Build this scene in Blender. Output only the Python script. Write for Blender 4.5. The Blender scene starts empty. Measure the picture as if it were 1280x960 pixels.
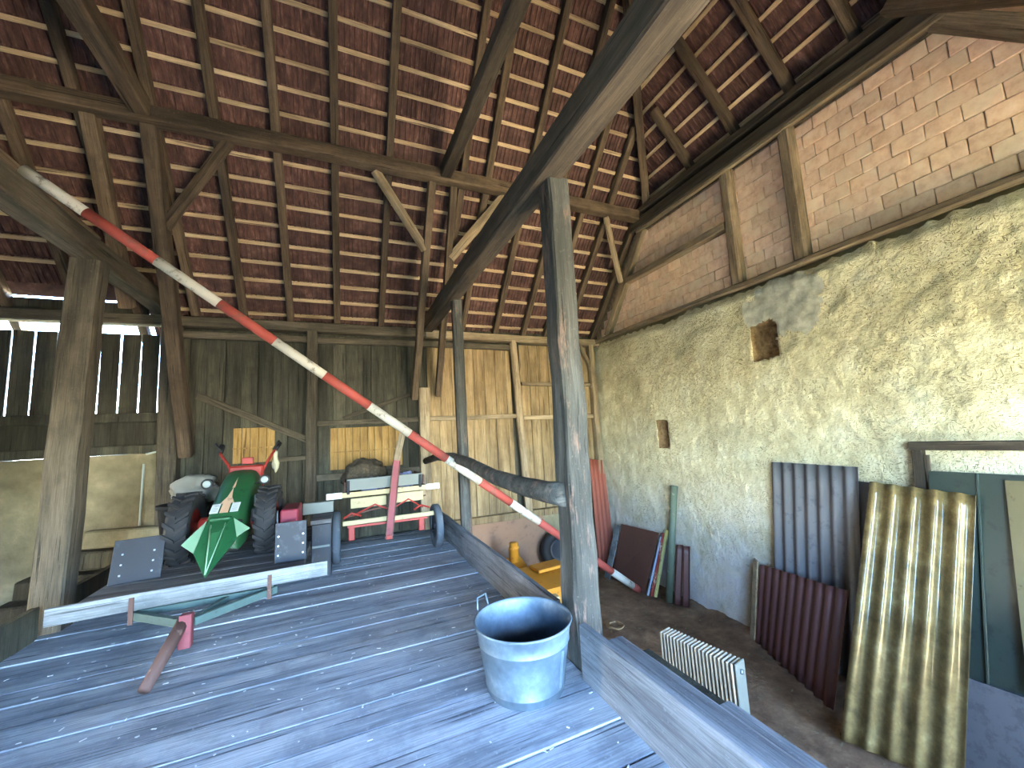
import bpy, bmesh, math, random
from mathutils import Vector as V, Matrix, noise
random.seed(7)
SC = bpy.context.scene
COL = SC.collection
# ---------------------------------------------------------------- camera
F, YAW, PITCH, ROLL, EYE = 491.64, math.radians(23.41), math.radians(6.79), math.radians(-3.07), 1.6
fw = V((math.sin(YAW)*math.cos(PITCH), math.cos(YAW)*math.cos(PITCH), math.sin(PITCH)))
r0 = V((math.cos(YAW), -math.sin(YAW), 0)); u0 = r0.cross(fw)
rt = math.cos(ROLL)*r0 + math.sin(ROLL)*u0
up = -math.sin(ROLL)*r0 + math.cos(ROLL)*u0
cam = bpy.data.cameras.new('camera'); camo = bpy.data.objects.new('camera', cam); COL.objects.link(camo)
M = Matrix((rt, up, -fw)).transposed().to_4x4(); M.translation = V((0, 0, EYE)); camo.matrix_world = M
cam.sensor_fit = 'HORIZONTAL'; cam.sensor_width = 36; cam.lens = 36*F/1280; cam.clip_start = .05; cam.clip_end = 500
SC.camera = camo
def project(p):
    q = V(p)-V((0, 0, EYE)); z = q.dot(fw)
    return (640+F*q.dot(rt)/z, 480-F*q.dot(up)/z, z)
# ---------------------------------------------------------------- world, sun, exposure
SUN_EL, SUN_AZ = math.radians(38), math.radians(97)       # azimuth from +Y towards +X: the sun stands to the right, along the front
w = bpy.data.worlds.new('sky'); SC.world = w; w.use_nodes = True
nt = w.node_tree; nt.nodes.clear()
sky = nt.nodes.new('ShaderNodeTexSky'); sky.sky_type = 'NISHITA'; sky.sun_disc = False
sky.sun_elevation = SUN_EL; sky.sun_rotation = SUN_AZ; sky.altitude = 300; sky.air_density = 1.0; sky.dust_density = .6; sky.ozone_density = 5.0
bg = nt.nodes.new('ShaderNodeBackground'); bg.inputs[1].default_value = 2.0
wo = nt.nodes.new('ShaderNodeOutputWorld')
nt.links.new(sky.outputs[0], bg.inputs[0]); nt.links.new(bg.outputs[0], wo.inputs[0])
sl = bpy.data.lights.new('sun', 'SUN'); sl.energy = 34.0; sl.angle = math.radians(.6); sl.color = (1, .94, .84)
so = bpy.data.objects.new('sun', sl); COL.objects.link(so)
sd = V((math.sin(SUN_AZ)*math.cos(SUN_EL), math.cos(SUN_AZ)*math.cos(SUN_EL), math.sin(SUN_EL)))
so.rotation_euler = sd.to_track_quat('Z', 'Y').to_euler(); so.location = (0, 20, 20)
YF = -2.6                              # front wall, moved out by an added lean-to to even the daylight
GATE = (-2.3, 1.45, 0.0, 2.5)          # x0, x1, z0, z1 of the open gate in the front wall
ADDED_GATE = (1.8, 4.8, -1.29, 2.5)         # the same for an opening added to throw warm light into the right bay
SIDE = (3.0, 4.3, -0.4, 1.7)          # y0, y1, z0, z1 of the open side of the left bay
def portal(name, c, sx, sy, d):
    l = bpy.data.lights.new(name, 'AREA'); l.shape = 'RECTANGLE'; l.size = sx; l.size_y = sy; l.cycles.is_portal = True
    o = bpy.data.objects.new(name, l); COL.objects.link(o); o.location = c
    o.rotation_euler = V(d).to_track_quat('-Z', 'Z').to_euler()
portal('gate_portal', ((GATE[0]+GATE[1])/2, YF-.12, (GATE[2]+GATE[3])/2), GATE[1]-GATE[0], GATE[3]-GATE[2], (0, 1, 0))
portal('added_gate_portal', ((ADDED_GATE[0]+ADDED_GATE[1])/2, YF-.12, (ADDED_GATE[2]+ADDED_GATE[3])/2), ADDED_GATE[1]-ADDED_GATE[0], ADDED_GATE[3]-ADDED_GATE[2], (0, 1, 0))
portal('side_portal', (-6.32, (SIDE[0]+SIDE[1])/2, (SIDE[2]+SIDE[3])/2), SIDE[1]-SIDE[0], SIDE[3]-SIDE[2], (1, 0, 0))
vs = SC.view_settings
vs.view_transform = 'Standard'; vs.look = 'None'; vs.gamma = 1; vs.use_curve_mapping = False
vs.exposure = 3.15
SC.cycles.use_denoising = True
SC.cycles.max_bounces = 8; SC.cycles.diffuse_bounces = 5; SC.cycles.glossy_bounces = 3; SC.cycles.transmission_bounces = 4
SC.cycles.sample_clamp_indirect = 12
# ---------------------------------------------------------------- materials
MAT = {}
def lin(c):
    return tuple(((x/255)/12.92 if x/255 < .04045 else ((x/255+.055)/1.055)**2.4) for x in c)+(1,)
class NG:
    def __init__(s, name):
        m = bpy.data.materials.new(name); m.use_nodes = True; s.m = m; s.t = m.node_tree; s.t.nodes.clear()
        s.out = s.n('ShaderNodeOutputMaterial'); s.p = s.n('ShaderNodeBsdfPrincipled'); s.l(s.p.outputs[0], s.out.inputs[0])
        MAT[name] = m
    def n(s, t, **k):
        x = s.t.nodes.new(t)
        for a, b in k.items(): setattr(x, a, b)
        return x
    def l(s, a, b): s.t.links.new(a, b)
    def coords(s, scale, rnd=True, kind='Object'):
        tc = s.n('ShaderNodeTexCoord'); mp = s.n('ShaderNodeMapping'); mp.inputs['Scale'].default_value = scale
        s.l(tc.outputs[kind], mp.inputs[0])
        if rnd:
            oi = s.n('ShaderNodeObjectInfo'); mu = s.n('ShaderNodeMath', operation='MULTIPLY'); mu.inputs[1].default_value = 37.0
            s.l(oi.outputs['Random'], mu.inputs[0]); s.l(mu.outputs[0], mp.inputs['Location']); s.rnd = oi.outputs['Random']
        return mp.outputs[0]
    def noise(s, vec, scale, detail=4, rough=.6, dist=0):
        x = s.n('ShaderNodeTexNoise'); x.inputs['Scale'].default_value = scale; x.inputs['Detail'].default_value = detail
        x.inputs['Roughness'].default_value = rough; x.inputs['Distortion'].default_value = dist
        s.l(vec, x.inputs['Vector']); return x.outputs['Fac']
    def ramp(s, fac, stops):
        x = s.n('ShaderNodeValToRGB'); e = x.color_ramp.elements
        while len(e) < len(stops): e.new(.5)
        for el, (p, c) in zip(e, stops): el.position = p; el.color = lin(c) if len(c) == 3 else c
        s.l(fac, x.inputs[0]); return x.outputs[0]
    def mix(s, a, b, fac, mode='MIX'):
        x = s.n('ShaderNodeMix', data_type='RGBA', blend_type=mode)
        for v, i in ((fac, 0), (a, 6), (b, 7)):
            if isinstance(v, (int, float)): x.inputs[i].default_value = v
            elif isinstance(v, tuple): x.inputs[i].default_value = lin(v) if len(v) == 3 else v
            else: s.l(v, x.inputs[i])
        return x.outputs[2]
    def val(s, col, lo, hi):                     # per-object brightness variation
        mr = s.n('ShaderNodeMapRange'); mr.inputs[3].default_value = lo; mr.inputs[4].default_value = hi
        s.l(s.rnd, mr.inputs[0]); h = s.n('ShaderNodeHueSaturation'); s.l(mr.outputs[0], h.inputs['Value']); s.l(col, h.inputs['Color']); return h.outputs[0]
    def bump(s, h, dist, strength=1):
        b = s.n('ShaderNodeBump'); b.inputs['Distance'].default_value = dist; b.inputs['Strength'].default_value = strength
        s.l(h, b.inputs['Height']); s.l(b.outputs[0], s.p.inputs['Normal'])
    def fin(s, col, rough=.8, metal=0, spec=.3):
        if isinstance(col, tuple): s.p.inputs['Base Color'].default_value = lin(col)
        else: s.l(col, s.p.inputs['Base Color'])
        s.p.inputs['Roughness'].default_value = rough; s.p.inputs['Metallic'].default_value = metal
        s.p.inputs['Specular IOR Level'].default_value = spec
        return s.m
def wood(name, dark, midc, light, lo=.8, hi=1.2, bump=.004, axis='x', rough=.85, blot=None, dirt=.5):
    g = NG(name)
    def sc(a, b): return (a, b, b) if axis == 'x' else (b, b, a)
    f1 = g.noise(g.coords(sc(.7, 7)), 1.0, 4, .6, .3)                 # broad streaks
    c = g.ramp(f1, [(.28, dark), (.5, midc), (.74, light)])
    f2 = g.noise(g.coords(sc(3.5, 110)), 1.0, 4, .7)                  # fibres
    c = g.mix(c, g.ramp(f2, [(.3, (96, 96, 96)), (.6, (255, 255, 255))]), .55, 'MULTIPLY')
    f3 = g.noise(g.coords(sc(1.1, 34)), 1.0, 3, .55, .2)              # drying cracks
    ck = g.ramp(f3, [(.63, (0, 0, 0)), (.68, (255, 255, 255))])
    c = g.mix(c, tuple(int(x*.45) for x in dark), g.mix(ck, (0, 0, 0), .25))
    f4 = g.noise(g.coords((1, 1, 1)), 3.2, 6, .68)                    # stains, dust
    c = g.mix(c, dark, g.mix(g.ramp(f4, [(.48, (0, 0, 0)), (.66, (255, 255, 255))]), (0, 0, 0), 1-dirt))
    f5 = g.noise(g.coords((1, 1, 1)), 46, 3, .6)
    c = g.mix(c, light, g.ramp(f5, [(.62, (0, 0, 0)), (.72, (150, 150, 150))]))
    if blot:
        f6 = g.noise(g.coords(sc(1.5, 6)), 1.6, 5, .7); c = g.mix(c, blot, g.ramp(f6, [(.55, (0, 0, 0)), (.66, (210, 210, 210))]))
    c = g.val(c, lo, hi)
    h = g.n('ShaderNodeMath', operation='SUBTRACT'); g.l(f2, h.inputs[0]); g.l(ck, h.inputs[1]); g.bump(h.outputs[0], bump, .8); return g.fin(c, rough)
wood('roof_timber', (54, 45, 36), (94, 79, 64), (122, 105, 86))
wood('batten_wood', (140, 118, 92), (190, 164, 130), (214, 190, 154), dirt=.3)
wood('tie_timber', (46, 40, 34), (76, 67, 57), (102, 91, 78))
wood('post_wood', (40, 42, 40), (66, 67, 64), (98, 98, 95), bump=.007, blot=(112, 90, 80))
wood('post_dark', (54, 49, 41), (90, 82, 69), (116, 106, 90), bump=.006)
wood('deck_wood', (106, 113, 123), (166, 173, 182), (198, 203, 208), .84, 1.06, .002, 'x', .7, dirt=.6)
wood('kerb_wood', (80, 83, 88), (122, 125, 130), (152, 155, 160), .92, 1.06, .003)
wood('board_old', (42, 41, 34), (70, 68, 57), (94, 91, 76), .75, 1.15, .004, 'z')
wood('board_new', (104, 85, 60), (150, 128, 94), (178, 156, 120), .82, 1.1, .004, 'z', dirt=.35)
wood('frame_wood', (100, 87, 69), (148, 131, 106), (176, 158, 130))
wood('hatch_wood', (116, 88, 48), (156, 123, 72), (178, 147, 95), .85, 1.1, .002, 'z', dirt=.4)
wood('white_board', (84, 88, 90), (128, 132, 134), (156, 160, 162), .95, 1.05, .003, dirt=.6)
wood('trailer_wood', (64, 62, 62), (104, 104, 106), (150, 152, 156), .8, 1.1, .003)
wood('gable_post', (92, 79, 65), (136, 119, 98), (166, 147, 122))
def paint(name, col, rough=.5, wear=None, amt=.6, metal=0, scale=9, spec=.4):
    g = NG(name); v = g.coords((1, 1, 1)); f = g.noise(v, scale, 6, .7)
    c = g.mix(col, wear or tuple(int(x*.6) for x in col), g.ramp(f, [(amt, (0, 0, 0)), (amt+.1, (230, 230, 230))]))
    f2 = g.noise(v, 2.5, 3, .6); c = g.mix(c, tuple(int(x*.75) for x in col), g.ramp(f2, [(.45, (0, 0, 0)), (.8, (150, 150, 150))]))
    g.bump(f, .0015, .6); return g.fin(c, rough, metal, spec)
paint('green_paint', (30, 78, 46), .42, (20, 48, 28), .6)
paint('green_pale', (112, 146, 120), .45, (110, 150, 116), .66)
paint('frame_green', (66, 86, 82), .6, (56, 62, 60), .54)
paint('red_paint', (148, 46, 38), .5, (84, 40, 34), .55)
paint('red_faded', (128, 62, 66), .65, (92, 54, 54), .58)
paint('red_band', (146, 64, 56), .75, (108, 70, 60), .54)
paint('white_band', (170, 166, 156), .75, (84, 74, 64), .55, scale=11)
paint('maroon', (120, 30, 48), .6)
paint('black_rubber', (34, 34, 36), .75, (52, 50, 48), .6)
paint('tyre_side', (74, 80, 88), .8, (96, 102, 110), .55)
paint('dark_panel', (42, 45, 52), .6, (66, 70, 78), .58)
paint('steel', (164, 172, 178), .35, (110, 104, 98), .6, metal=.8)
paint('rust_pipe', (92, 66, 58), .8, (140, 120, 110), .6)
paint('yellow_paint', (184, 122, 36), .5, (124, 82, 34), .58)
paint('radiator_paint', (186, 172, 150), .5, (146, 130, 110), .66)
paint('tube_green', (92, 102, 86), .6, (170, 170, 156), .62)
paint('brown_sheet', (92, 60, 52), .55, (70, 48, 44), .58)
paint('brown_corr', (92, 58, 54), .45, (68, 46, 44), .58)
paint('red_corr', (140, 74, 56), .6, (140, 70, 52), .56)
paint('grey_corr', (92, 90, 92), .6, (70, 68, 72), .55)
paint('slate_board', (100, 100, 106), .7, (82, 82, 88), .5)
paint('green_sheet', (54, 64, 58), .35, (40, 46, 44), .55)
paint('olive_sheet', (104, 96, 70), .45)
paint('brown_plate', (136, 104, 82), .75, (110, 82, 66), .56)
paint('beige', (190, 156, 128), .5)
paint('sticker', (186, 192, 190), .5)
paint('grey_print', (150, 156, 154), .6)
paint('cream_board', (166, 151, 116), .7, (120, 106, 80), .58)
paint('grey_panel', (112, 116, 110), .6, (110, 112, 104), .58)
paint('blue_cloth', (150, 156, 196), .9, (120, 126, 170), .5)
paint('brush', (66, 56, 44), .95, (88, 76, 58), .5, scale=30)
paint('sack', (128, 126, 118), .6, (120, 118, 108), .6)
paint('cloth_white', (168, 162, 138), .9)
paint('rope', (150, 122, 88), .9)
paint('stud', (206, 212, 220), .3, metal=.7)
paint('glass_lamp', (140, 150, 150), .15, spec=.8)
paint('blue_board', (150, 170, 196), .6, (120, 120, 120), .55)
paint('multi_red', (150, 62, 54), .6, (200, 190, 170), .52)
paint('multi_yellow', (196, 186, 120), .6, (120, 110, 90), .55)
paint('pipe_grey', (170, 178, 170), .5)
paint('chips', (206, 208, 210), .9)
# galvanised zinc
g = NG('zinc'); v = g.coords((1, 1, 1)); vo = g.n('ShaderNodeTexVoronoi'); vo.inputs['Scale'].default_value = 26; g.l(v, vo.inputs['Vector'])
f = g.noise(v, 5, 5, .65)
c = g.mix(g.ramp(f, [(.3, (70, 84, 96)), (.55, (94, 110, 122)), (.75, (122, 138, 148))]), (140, 154, 164), g.ramp(vo.outputs['Distance'], [(.1, (90, 90, 90)), (.5, (0, 0, 0))]))
g.bump(f, .002, .5); g.fin(c, .5, .35, .5)
# yellow translucent fibreglass
g = NG('fibreglass'); v = g.coords((1, 1, 1)); f = g.noise(v, 6, 6, .7); f2 = g.noise(g.coords((1, 1, .25)), 9, 4, .6)
c = g.ramp(f, [(.3, (84, 70, 45)), (.55, (128, 109, 72)), (.75, (164, 147, 107))])
c = g.mix(c, (78, 64, 42), g.ramp(f2, [(.5, (0, 0, 0)), (.7, (180, 180, 180))]))
g.fin(c, .13, 0, .25); g.p.inputs['Transmission Weight'].default_value = .12; g.bump(f, .001, .4)
# clay roof tile
g = NG('clay_tile'); v = g.coords((6, 2, 2)); f = g.noise(v, 3, 5, .65)
c = g.ramp(f, [(.3, (62, 42, 40)), (.55, (92, 64, 58)), (.75, (132, 100, 92))]); c = g.val(c, .7, 1.15); g.bump(f, .002); g.fin(c, .85)
# field of tiles (per-tile colour cannot come from object random): same clay with a grid of tones
g = NG('clay_field'); v = g.coords((1, 1, 1), False); f = g.noise(v, 5, 5, .65)
c = g.ramp(f, [(.3, (58, 40, 38)), (.55, (86, 61, 56)), (.75, (122, 92, 86))]); g.fin(c, .85)
# hollow brick
g = NG('brick_clay'); v = g.coords((1, 1, 1)); f = g.noise(v, 9, 6, .65); f2 = g.noise(g.coords((1, 1, 1)), 2.6, 4, .6)
c = g.ramp(f, [(.28, (206, 164, 138)), (.5, (230, 194, 166)), (.75, (242, 216, 192))])
c = g.mix(c, (228, 208, 182), g.ramp(f2, [(.5, (0, 0, 0)), (.68, (200, 200, 200))]))
c = g.val(c, .92, 1.12); g.bump(f, .004); g.fin(c, .9)
g = NG('mortar'); f = g.noise(g.coords((1, 1, 1), False), 14, 5, .6); c = g.ramp(f, [(.3, (120, 96, 72)), (.7, (178, 154, 128))]); g.bump(f, .006); g.fin(c, .95)
# clay plaster with chopped straw
g = NG('plaster'); v = g.coords((1, 1, 1), False)
f = g.noise(v, 3.2, 6, .6); c = g.ramp(f, [(.3, (186, 175, 143)), (.55, (212, 203, 171)), (.75, (224, 218, 193))])
nz = g.n('ShaderNodeTexNoise'); nz.inputs['Scale'].default_value = 4.0; nz.inputs['Detail'].default_value = 2; g.l(v, nz.inputs['Vector'])
marks = None
for k, (rx, sc, th) in enumerate(((.5, (12, 12, 90), .2), (-.9, (10, 10, 100), .16), (1.3, (12, 84, 12), .18), (.0, (26, 26, 34), .13))):
    tc = g.n('ShaderNodeTexCoord'); mp = g.n('ShaderNodeMapping'); mp.inputs['Rotation'].default_value = (rx, 0, 0); mp.inputs['Scale'].default_value = sc
    ad = g.n('ShaderNodeMix', data_type='RGBA', blend_type='LINEAR_LIGHT'); ad.inputs[0].default_value = .1
    g.l(tc.outputs['Object'], ad.inputs[6]); g.l(nz.outputs['Color'], ad.inputs[7]); g.l(ad.outputs[2], mp.inputs[0])
    vo = g.n('ShaderNodeTexVoronoi'); vo.inputs['Scale'].default_value = 1.0; vo.inputs['Randomness'].default_value = 1; g.l(mp.outputs[0], vo.inputs['Vector'])
    r = g.ramp(vo.outputs['Distance'], [(th*.55, (255, 255, 255)), (th, (0, 0, 0))])
    marks = r if marks is None else g.mix(marks, r, 1.0, 'LIGHTEN')
fm = g.noise(v, 2.2, 4, .6); msk = g.mix(marks, g.ramp(fm, [(.38, (0, 0, 0)), (.6, (255, 255, 255))]), 1.0, 'MULTIPLY')
f9 = g.noise(v, 11, 6, .7); c = g.mix(c, (176, 160, 120), g.ramp(f9, [(.52, (0, 0, 0)), (.7, (170, 170, 170))])); c = g.mix(c, (112, 96, 68), g.mix(msk, (0, 0, 0), .1))
sx = g.n('ShaderNodeSeparateXYZ'); tc = g.n('ShaderNodeTexCoord'); g.l(tc.outputs['Object'], sx.inputs[0])
# cool light low on the wall painted in: greyer towards the foot, in patches
mr = g.n('ShaderNodeMapRange'); mr.inputs[1].default_value = .9; mr.inputs[2].default_value = -.6; g.l(sx.outputs[2], mr.inputs[0])
mm = g.n('ShaderNodeMath', operation='MULTIPLY'); g.l(mr.outputs[0], mm.inputs[0]); g.l(g.ramp(f, [(.3, (120, 120, 120)), (.6, (255, 255, 255))]), mm.inputs[1])
c = g.mix(c, (206, 200, 194), mm.outputs[0])
hgt = g.noise(v, 24, 5, .65); hm = g.n('ShaderNodeMath', operation='SUBTRACT'); g.l(hgt, hm.inputs[0]); g.l(msk, hm.inputs[1])
g.bump(hm.outputs[0], .03, 1); g.fin(c, .95, 0, .15)
g = NG('cement'); v = g.coords((1, 1, 1), False); f = g.noise(v, 14, 6, .7); c = g.ramp(f, [(.3, (150, 148, 136)), (.6, (182, 180, 166)), (.8, (202, 198, 180))]); g.bump(f, .006); g.fin(c, .95)
g = NG('masonry'); v = g.coords((1, 1, 1), False); f = g.noise(v, 2.5, 6, .65); c = g.ramp(f, [(.3, (100, 93, 72)), (.55, (130, 121, 96)), (.75, (156, 147, 119))]); f2 = g.noise(v, 20, 4); g.bump(f2, .01); g.fin(c, .95)
g = NG('dirt'); v = g.coords((1, 1, 1), False); f = g.noise(v, 3.5, 7, .7); c = g.ramp(f, [(.3, (88, 68, 52)), (.55, (130, 104, 82)), (.75, (164, 136, 110))]); f2 = g.noise(v, 22, 6, .7); g.bump(f2, .03); g.fin(c, .95)
g = NG('yard'); v = g.coords((1, 1, 1), False); f = g.noise(v, .8, 6, .7); c = g.ramp(f, [(.3, (84, 88, 58)), (.7, (124, 122, 86))]); g.fin(c, .95)
g = NG('straw'); v = g.coords((1, 1, 1), False); f = g.noise(v, 6, 6, .7); c = g.ramp(f, [(.3, (196, 172, 128)), (.7, (228, 208, 166))]); g.fin(c, .95)
g = NG('hedge_leaf'); v = g.coords((1, 1, 1), False); f = g.noise(v, 12, 6, .7); c = g.ramp(f, [(.3, (30, 46, 24)), (.7, (70, 92, 48))]); g.bump(f, .1); g.fin(c, .9)
g = NG('added_house_plaster'); v = g.coords((1, 1, 1), False); f = g.noise(v, 2, 5, .6); c = g.ramp(f, [(.3, (226, 212, 180)), (.7, (240, 230, 204))]); g.fin(c, .95)
g = NG('niche_dark'); v = g.coords((1, 1, 1), False); f = g.noise(v, 16, 5, .7); c = g.ramp(f, [(.3, (96, 72, 48)), (.7, (160, 132, 96))]); g.bump(f, .02); g.fin(c, .95)
# ---------------------------------------------------------------- mesh helpers
def mesh(name, vs_, fs, mat, smooth=False):
    me = bpy.data.meshes.new(name); me.from_pydata([tuple(v) for v in vs_], [], fs)
    mats = mat if isinstance(mat, (list, tuple)) else [mat]
    for m in mats: me.materials.append(MAT[m])
    if smooth: me.polygons.foreach_set('use_smooth', [True]*len(me.polygons))
    bm = bmesh.new(); bm.from_mesh(me); bmesh.ops.recalc_face_normals(bm, faces=bm.faces); bm.to_mesh(me); bm.free()
    me.update(); return me
def link(name, me, parent=None, mw=None):
    o = bpy.data.objects.new(name, me); COL.objects.link(o)
    mw = mw or Matrix.Identity(4)
    if parent is not None:
        o.parent = parent; o.matrix_parent_inverse = Matrix.Identity(4)
        o.matrix_basis = WORLD[parent.name].inverted() @ mw
    else: o.matrix_basis = mw
    WORLD[o.name] = mw.copy(); return o
WORLD = {}
def empty(name, loc=(0, 0, 0)):
    o = link(name, None, None, Matrix.Translation(V(loc))); o.empty_display_size = .1; return o
def tag(o, label=None, cat=None, group=None, kind=None):
    for k, v in (('label', label), ('category', cat), ('group', group), ('kind', kind)):
        if v: o[k] = v
    return o
def thing(name, loc, label, cat, group=None): return tag(empty(name, loc), label, cat, group)
def frame(p0, p1, upv=None):
    x = (V(p1)-V(p0)); L = x.length; x.normalize()
    upv = V(upv) if upv else (V((0, 0, 1)) if abs(x.z) < .95 else V((0, 1, 0)))
    y = upv.cross(x).normalized(); z = x.cross(y)
    m = Matrix((x, y, z)).transposed().to_4x4(); m.translation = V(p0); return m, L
def beam(name, p0, p1, wy, hz, mat, parent=None, seg=None, jit=.0, cham=.08, upv=None, bend=None, taper=1.0, seed=None):
    """hewn timber: local x runs along its length, section wy x hz with worn corners"""
    m, L = frame(p0, p1, upv); seg = seg or max(1, int(L/.45))
    rnd = random.Random(seed if seed is not None else name+str(p0)); vs_, fs = [], []
    cs = []
    c = cham
    for a, b in ((-.5+c, -.5), (.5-c, -.5), (.5, -.5+c), (.5, .5-c), (.5-c, .5), (-.5+c, .5), (-.5, .5-c), (-.5, -.5+c)): cs.append((a, b))
    for i in range(seg+1):
        t = i/seg; sc = 1+(taper-1)*t
        oy = bend[0]*math.sin(math.pi*t) if bend else 0; oz = bend[1]*math.sin(math.pi*t) if bend else 0
        dy, dz, ds = rnd.uniform(-jit, jit), rnd.uniform(-jit, jit), 1+rnd.uniform(-jit, jit)*3
        for a, b in cs:
            vs_.append((L*t, a*wy*sc*ds+dy+oy+rnd.uniform(-jit, jit)*.5, b*hz*sc*ds+dz+oz+rnd.uniform(-jit, jit)*.5))
    n = 8
    for i in range(seg):
        for k in range(n):
            fs.append((i*n+k, i*n+(k+1) % n, (i+1)*n+(k+1) % n, (i+1)*n+k))
    fs.append(tuple(range(n))[::-1]); fs.append(tuple(range(seg*n, seg*n+n)))
    return link(name, mesh(name, vs_, fs, mat), parent, m)
def boxmesh(name, d, mat, cham=.0):
    bm = bmesh.new(); bmesh.ops.create_cube(bm, size=1); bmesh.ops.scale(bm, vec=V(d), verts=bm.verts)
    if cham: bmesh.ops.bevel(bm, geom=bm.edges[:], offset=cham, segments=1, affect='EDGES')
    me = bpy.data.meshes.new(name); bm.to_mesh(me); bm.free(); me.materials.append(MAT[mat]); return me
def box(name, c, d, mat, parent=None, rot=None, cham=0):
    m = Matrix.Translation(V(c))
    if rot: m = m @ (rot if isinstance(rot, Matrix) else Matrix.Rotation(rot, 4, 'Z'))
    return link(name, boxmesh(name, d, mat, cham), parent, m)
def lathe(name, prof, n, mat, parent=None, mw=None, smooth=True, caps=True):
    vs_, fs = [], []
    for r, z in prof:
        for k in range(n):
            a = 2*math.pi*k/n; vs_.append((r*math.cos(a), r*math.sin(a), z))
    for i in range(len(prof)-1):
        for k in range(n): fs.append((i*n+k, i*n+(k+1) % n, (i+1)*n+(k+1) % n, (i+1)*n+k))
    if caps: fs.append(tuple(range(n))[::-1]); fs.append(tuple(range((len(prof)-1)*n, len(prof)*n)))
    return link(name, mesh(name, vs_, fs, mat, smooth), parent, mw)
def tube(name, pts, r, mat, parent=None, n=8, smooth=True, closed=False):
    pts = [V(p) for p in pts]; vs_, fs = [], []; o = pts[0].copy()
    rr = r if isinstance(r, (list, tuple)) else [r]*len(pts)
    ref = None
    for i, p in enumerate(pts):
        if closed: d = pts[(i+1) % len(pts)]-pts[i-1]
        else: d = pts[min(i+1, len(pts)-1)]-pts[max(i-1, 0)]
        d.normalize()
        if ref is None: ref = V((0, 0, 1)) if abs(d.z) < .9 else V((1, 0, 0))
        a = d.cross(ref).normalized(); b = a.cross(d).normalized(); ref = b
        for k in range(n):
            t = 2*math.pi*k/n; vs_.append(p-o+(a*math.cos(t)+b*math.sin(t))*rr[i])
    N = len(pts)
    for i in range(N if closed else N-1):
        j = (i+1) % N
        for k in range(n): fs.append((i*n+k, i*n+(k+1) % n, j*n+(k+1) % n, j*n+k))
    if not closed: fs.append(tuple(range(n))[::-1]); fs.append(tuple(range((N-1)*n, N*n)))
    return link(name, mesh(name, vs_, fs, mat, smooth), parent, Matrix.Translation(o))
def slab(name, pts, thick, mat, parent=None):
    """flat polygon given by world points, thickened along its normal"""
    pts = [V(p) for p in pts]; o = pts[0].copy(); nrm = (pts[1]-pts[0]).cross(pts[2]-pts[0]).normalized()*thick; n = len(pts)
    vs_ = [p-o for p in pts]+[p-o+nrm for p in pts]
    fs = [tuple(range(n))[::-1], tuple(range(n, 2*n))]+[(k, (k+1) % n, n+(k+1) % n, n+k) for k in range(n)]
    return link(name, mesh(name, vs_, fs, mat), parent, Matrix.Translation(o))
def corrugated(name, BL, BR, TR, TL, waves, amp, mat, parent=None, per=10, th=.004, rows=8, warp=0, flat=0):
    """corrugated sheet between four world corners, ribs running up"""
    BL, BR, TR, TL = map(V, (BL, BR, TR, TL)); o = BL.copy(); nrm = (BR-BL).cross(TL-BL).normalized(); n = waves*per
    vs_, fs = [], []
    for side in (0, 1):
        for j in range(rows+1):
            v = j/rows
            for i in range(n+1):
                u = i/n; p = (BL.lerp(BR, u)).lerp(TL.lerp(TR, u), v)
                s = math.sin(2*math.pi*waves*u)
                if flat: s = max(-1, min(1, s*1.7))
                p = p+nrm*(amp*s+warp*math.sin(3*u+2*v)+side*th)-o; vs_.append(p)
    A = (n+1)*(rows+1)
    for j in range(rows):
        for i in range(n):
            a = j*(n+1)+i; q = (a, a+1, a+n+2, a+n+1); fs.append(q); fs.append(tuple(x+A for x in q[::-1]))
    bd = [i for i in range(n+1)]+[j*(n+1)+n for j in range(1, rows+1)]+[rows*(n+1)+i for i in range(n-1, -1, -1)]+[j*(n+1) for j in range(rows-1, 0, -1)]
    for k in range(len(bd)): a, b = bd[k], bd[(k+1) % len(bd)]; fs.append((a, b, b+A, a+A))
    return link(name, mesh(name, vs_, fs, mat, True), parent, Matrix.Translation(o))
# ================================================================ SETTING
YB, XW, ZG = 7.2, 5.13, -1.29          # back wall, right wall, floor level of the right bay
XL = -6.3
def struct(o): o['kind'] = 'structure'; return o
# ---- threshing floor of planks
fl = struct(empty('floor', (0, 3, 0)))
y = YF; rnd = random.Random(3)
while y < 7.1:
    wd = rnd.uniform(.19, .3); z = rnd.uniform(-.006, .004)
    o = box('plank', (-.55+rnd.uniform(-.01, .01), y+wd/2, -.03+z), (3.98, wd-.009, .06), 'deck_wood', fl, Matrix.Rotation(rnd.uniform(-.0015, .0015), 4, 'Z') @ Matrix.Rotation(rnd.uniform(-.008, .008), 4, 'X'), .004)
    y += wd
box('subfloor', (-.55, 2.3, -.16), (4.1, 9.8, .16), 'board_old', fl)
box('retaining_wall', (1.5, 2.3, -.72), (.14, 9.7, 1.2), 'masonry', fl)
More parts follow.
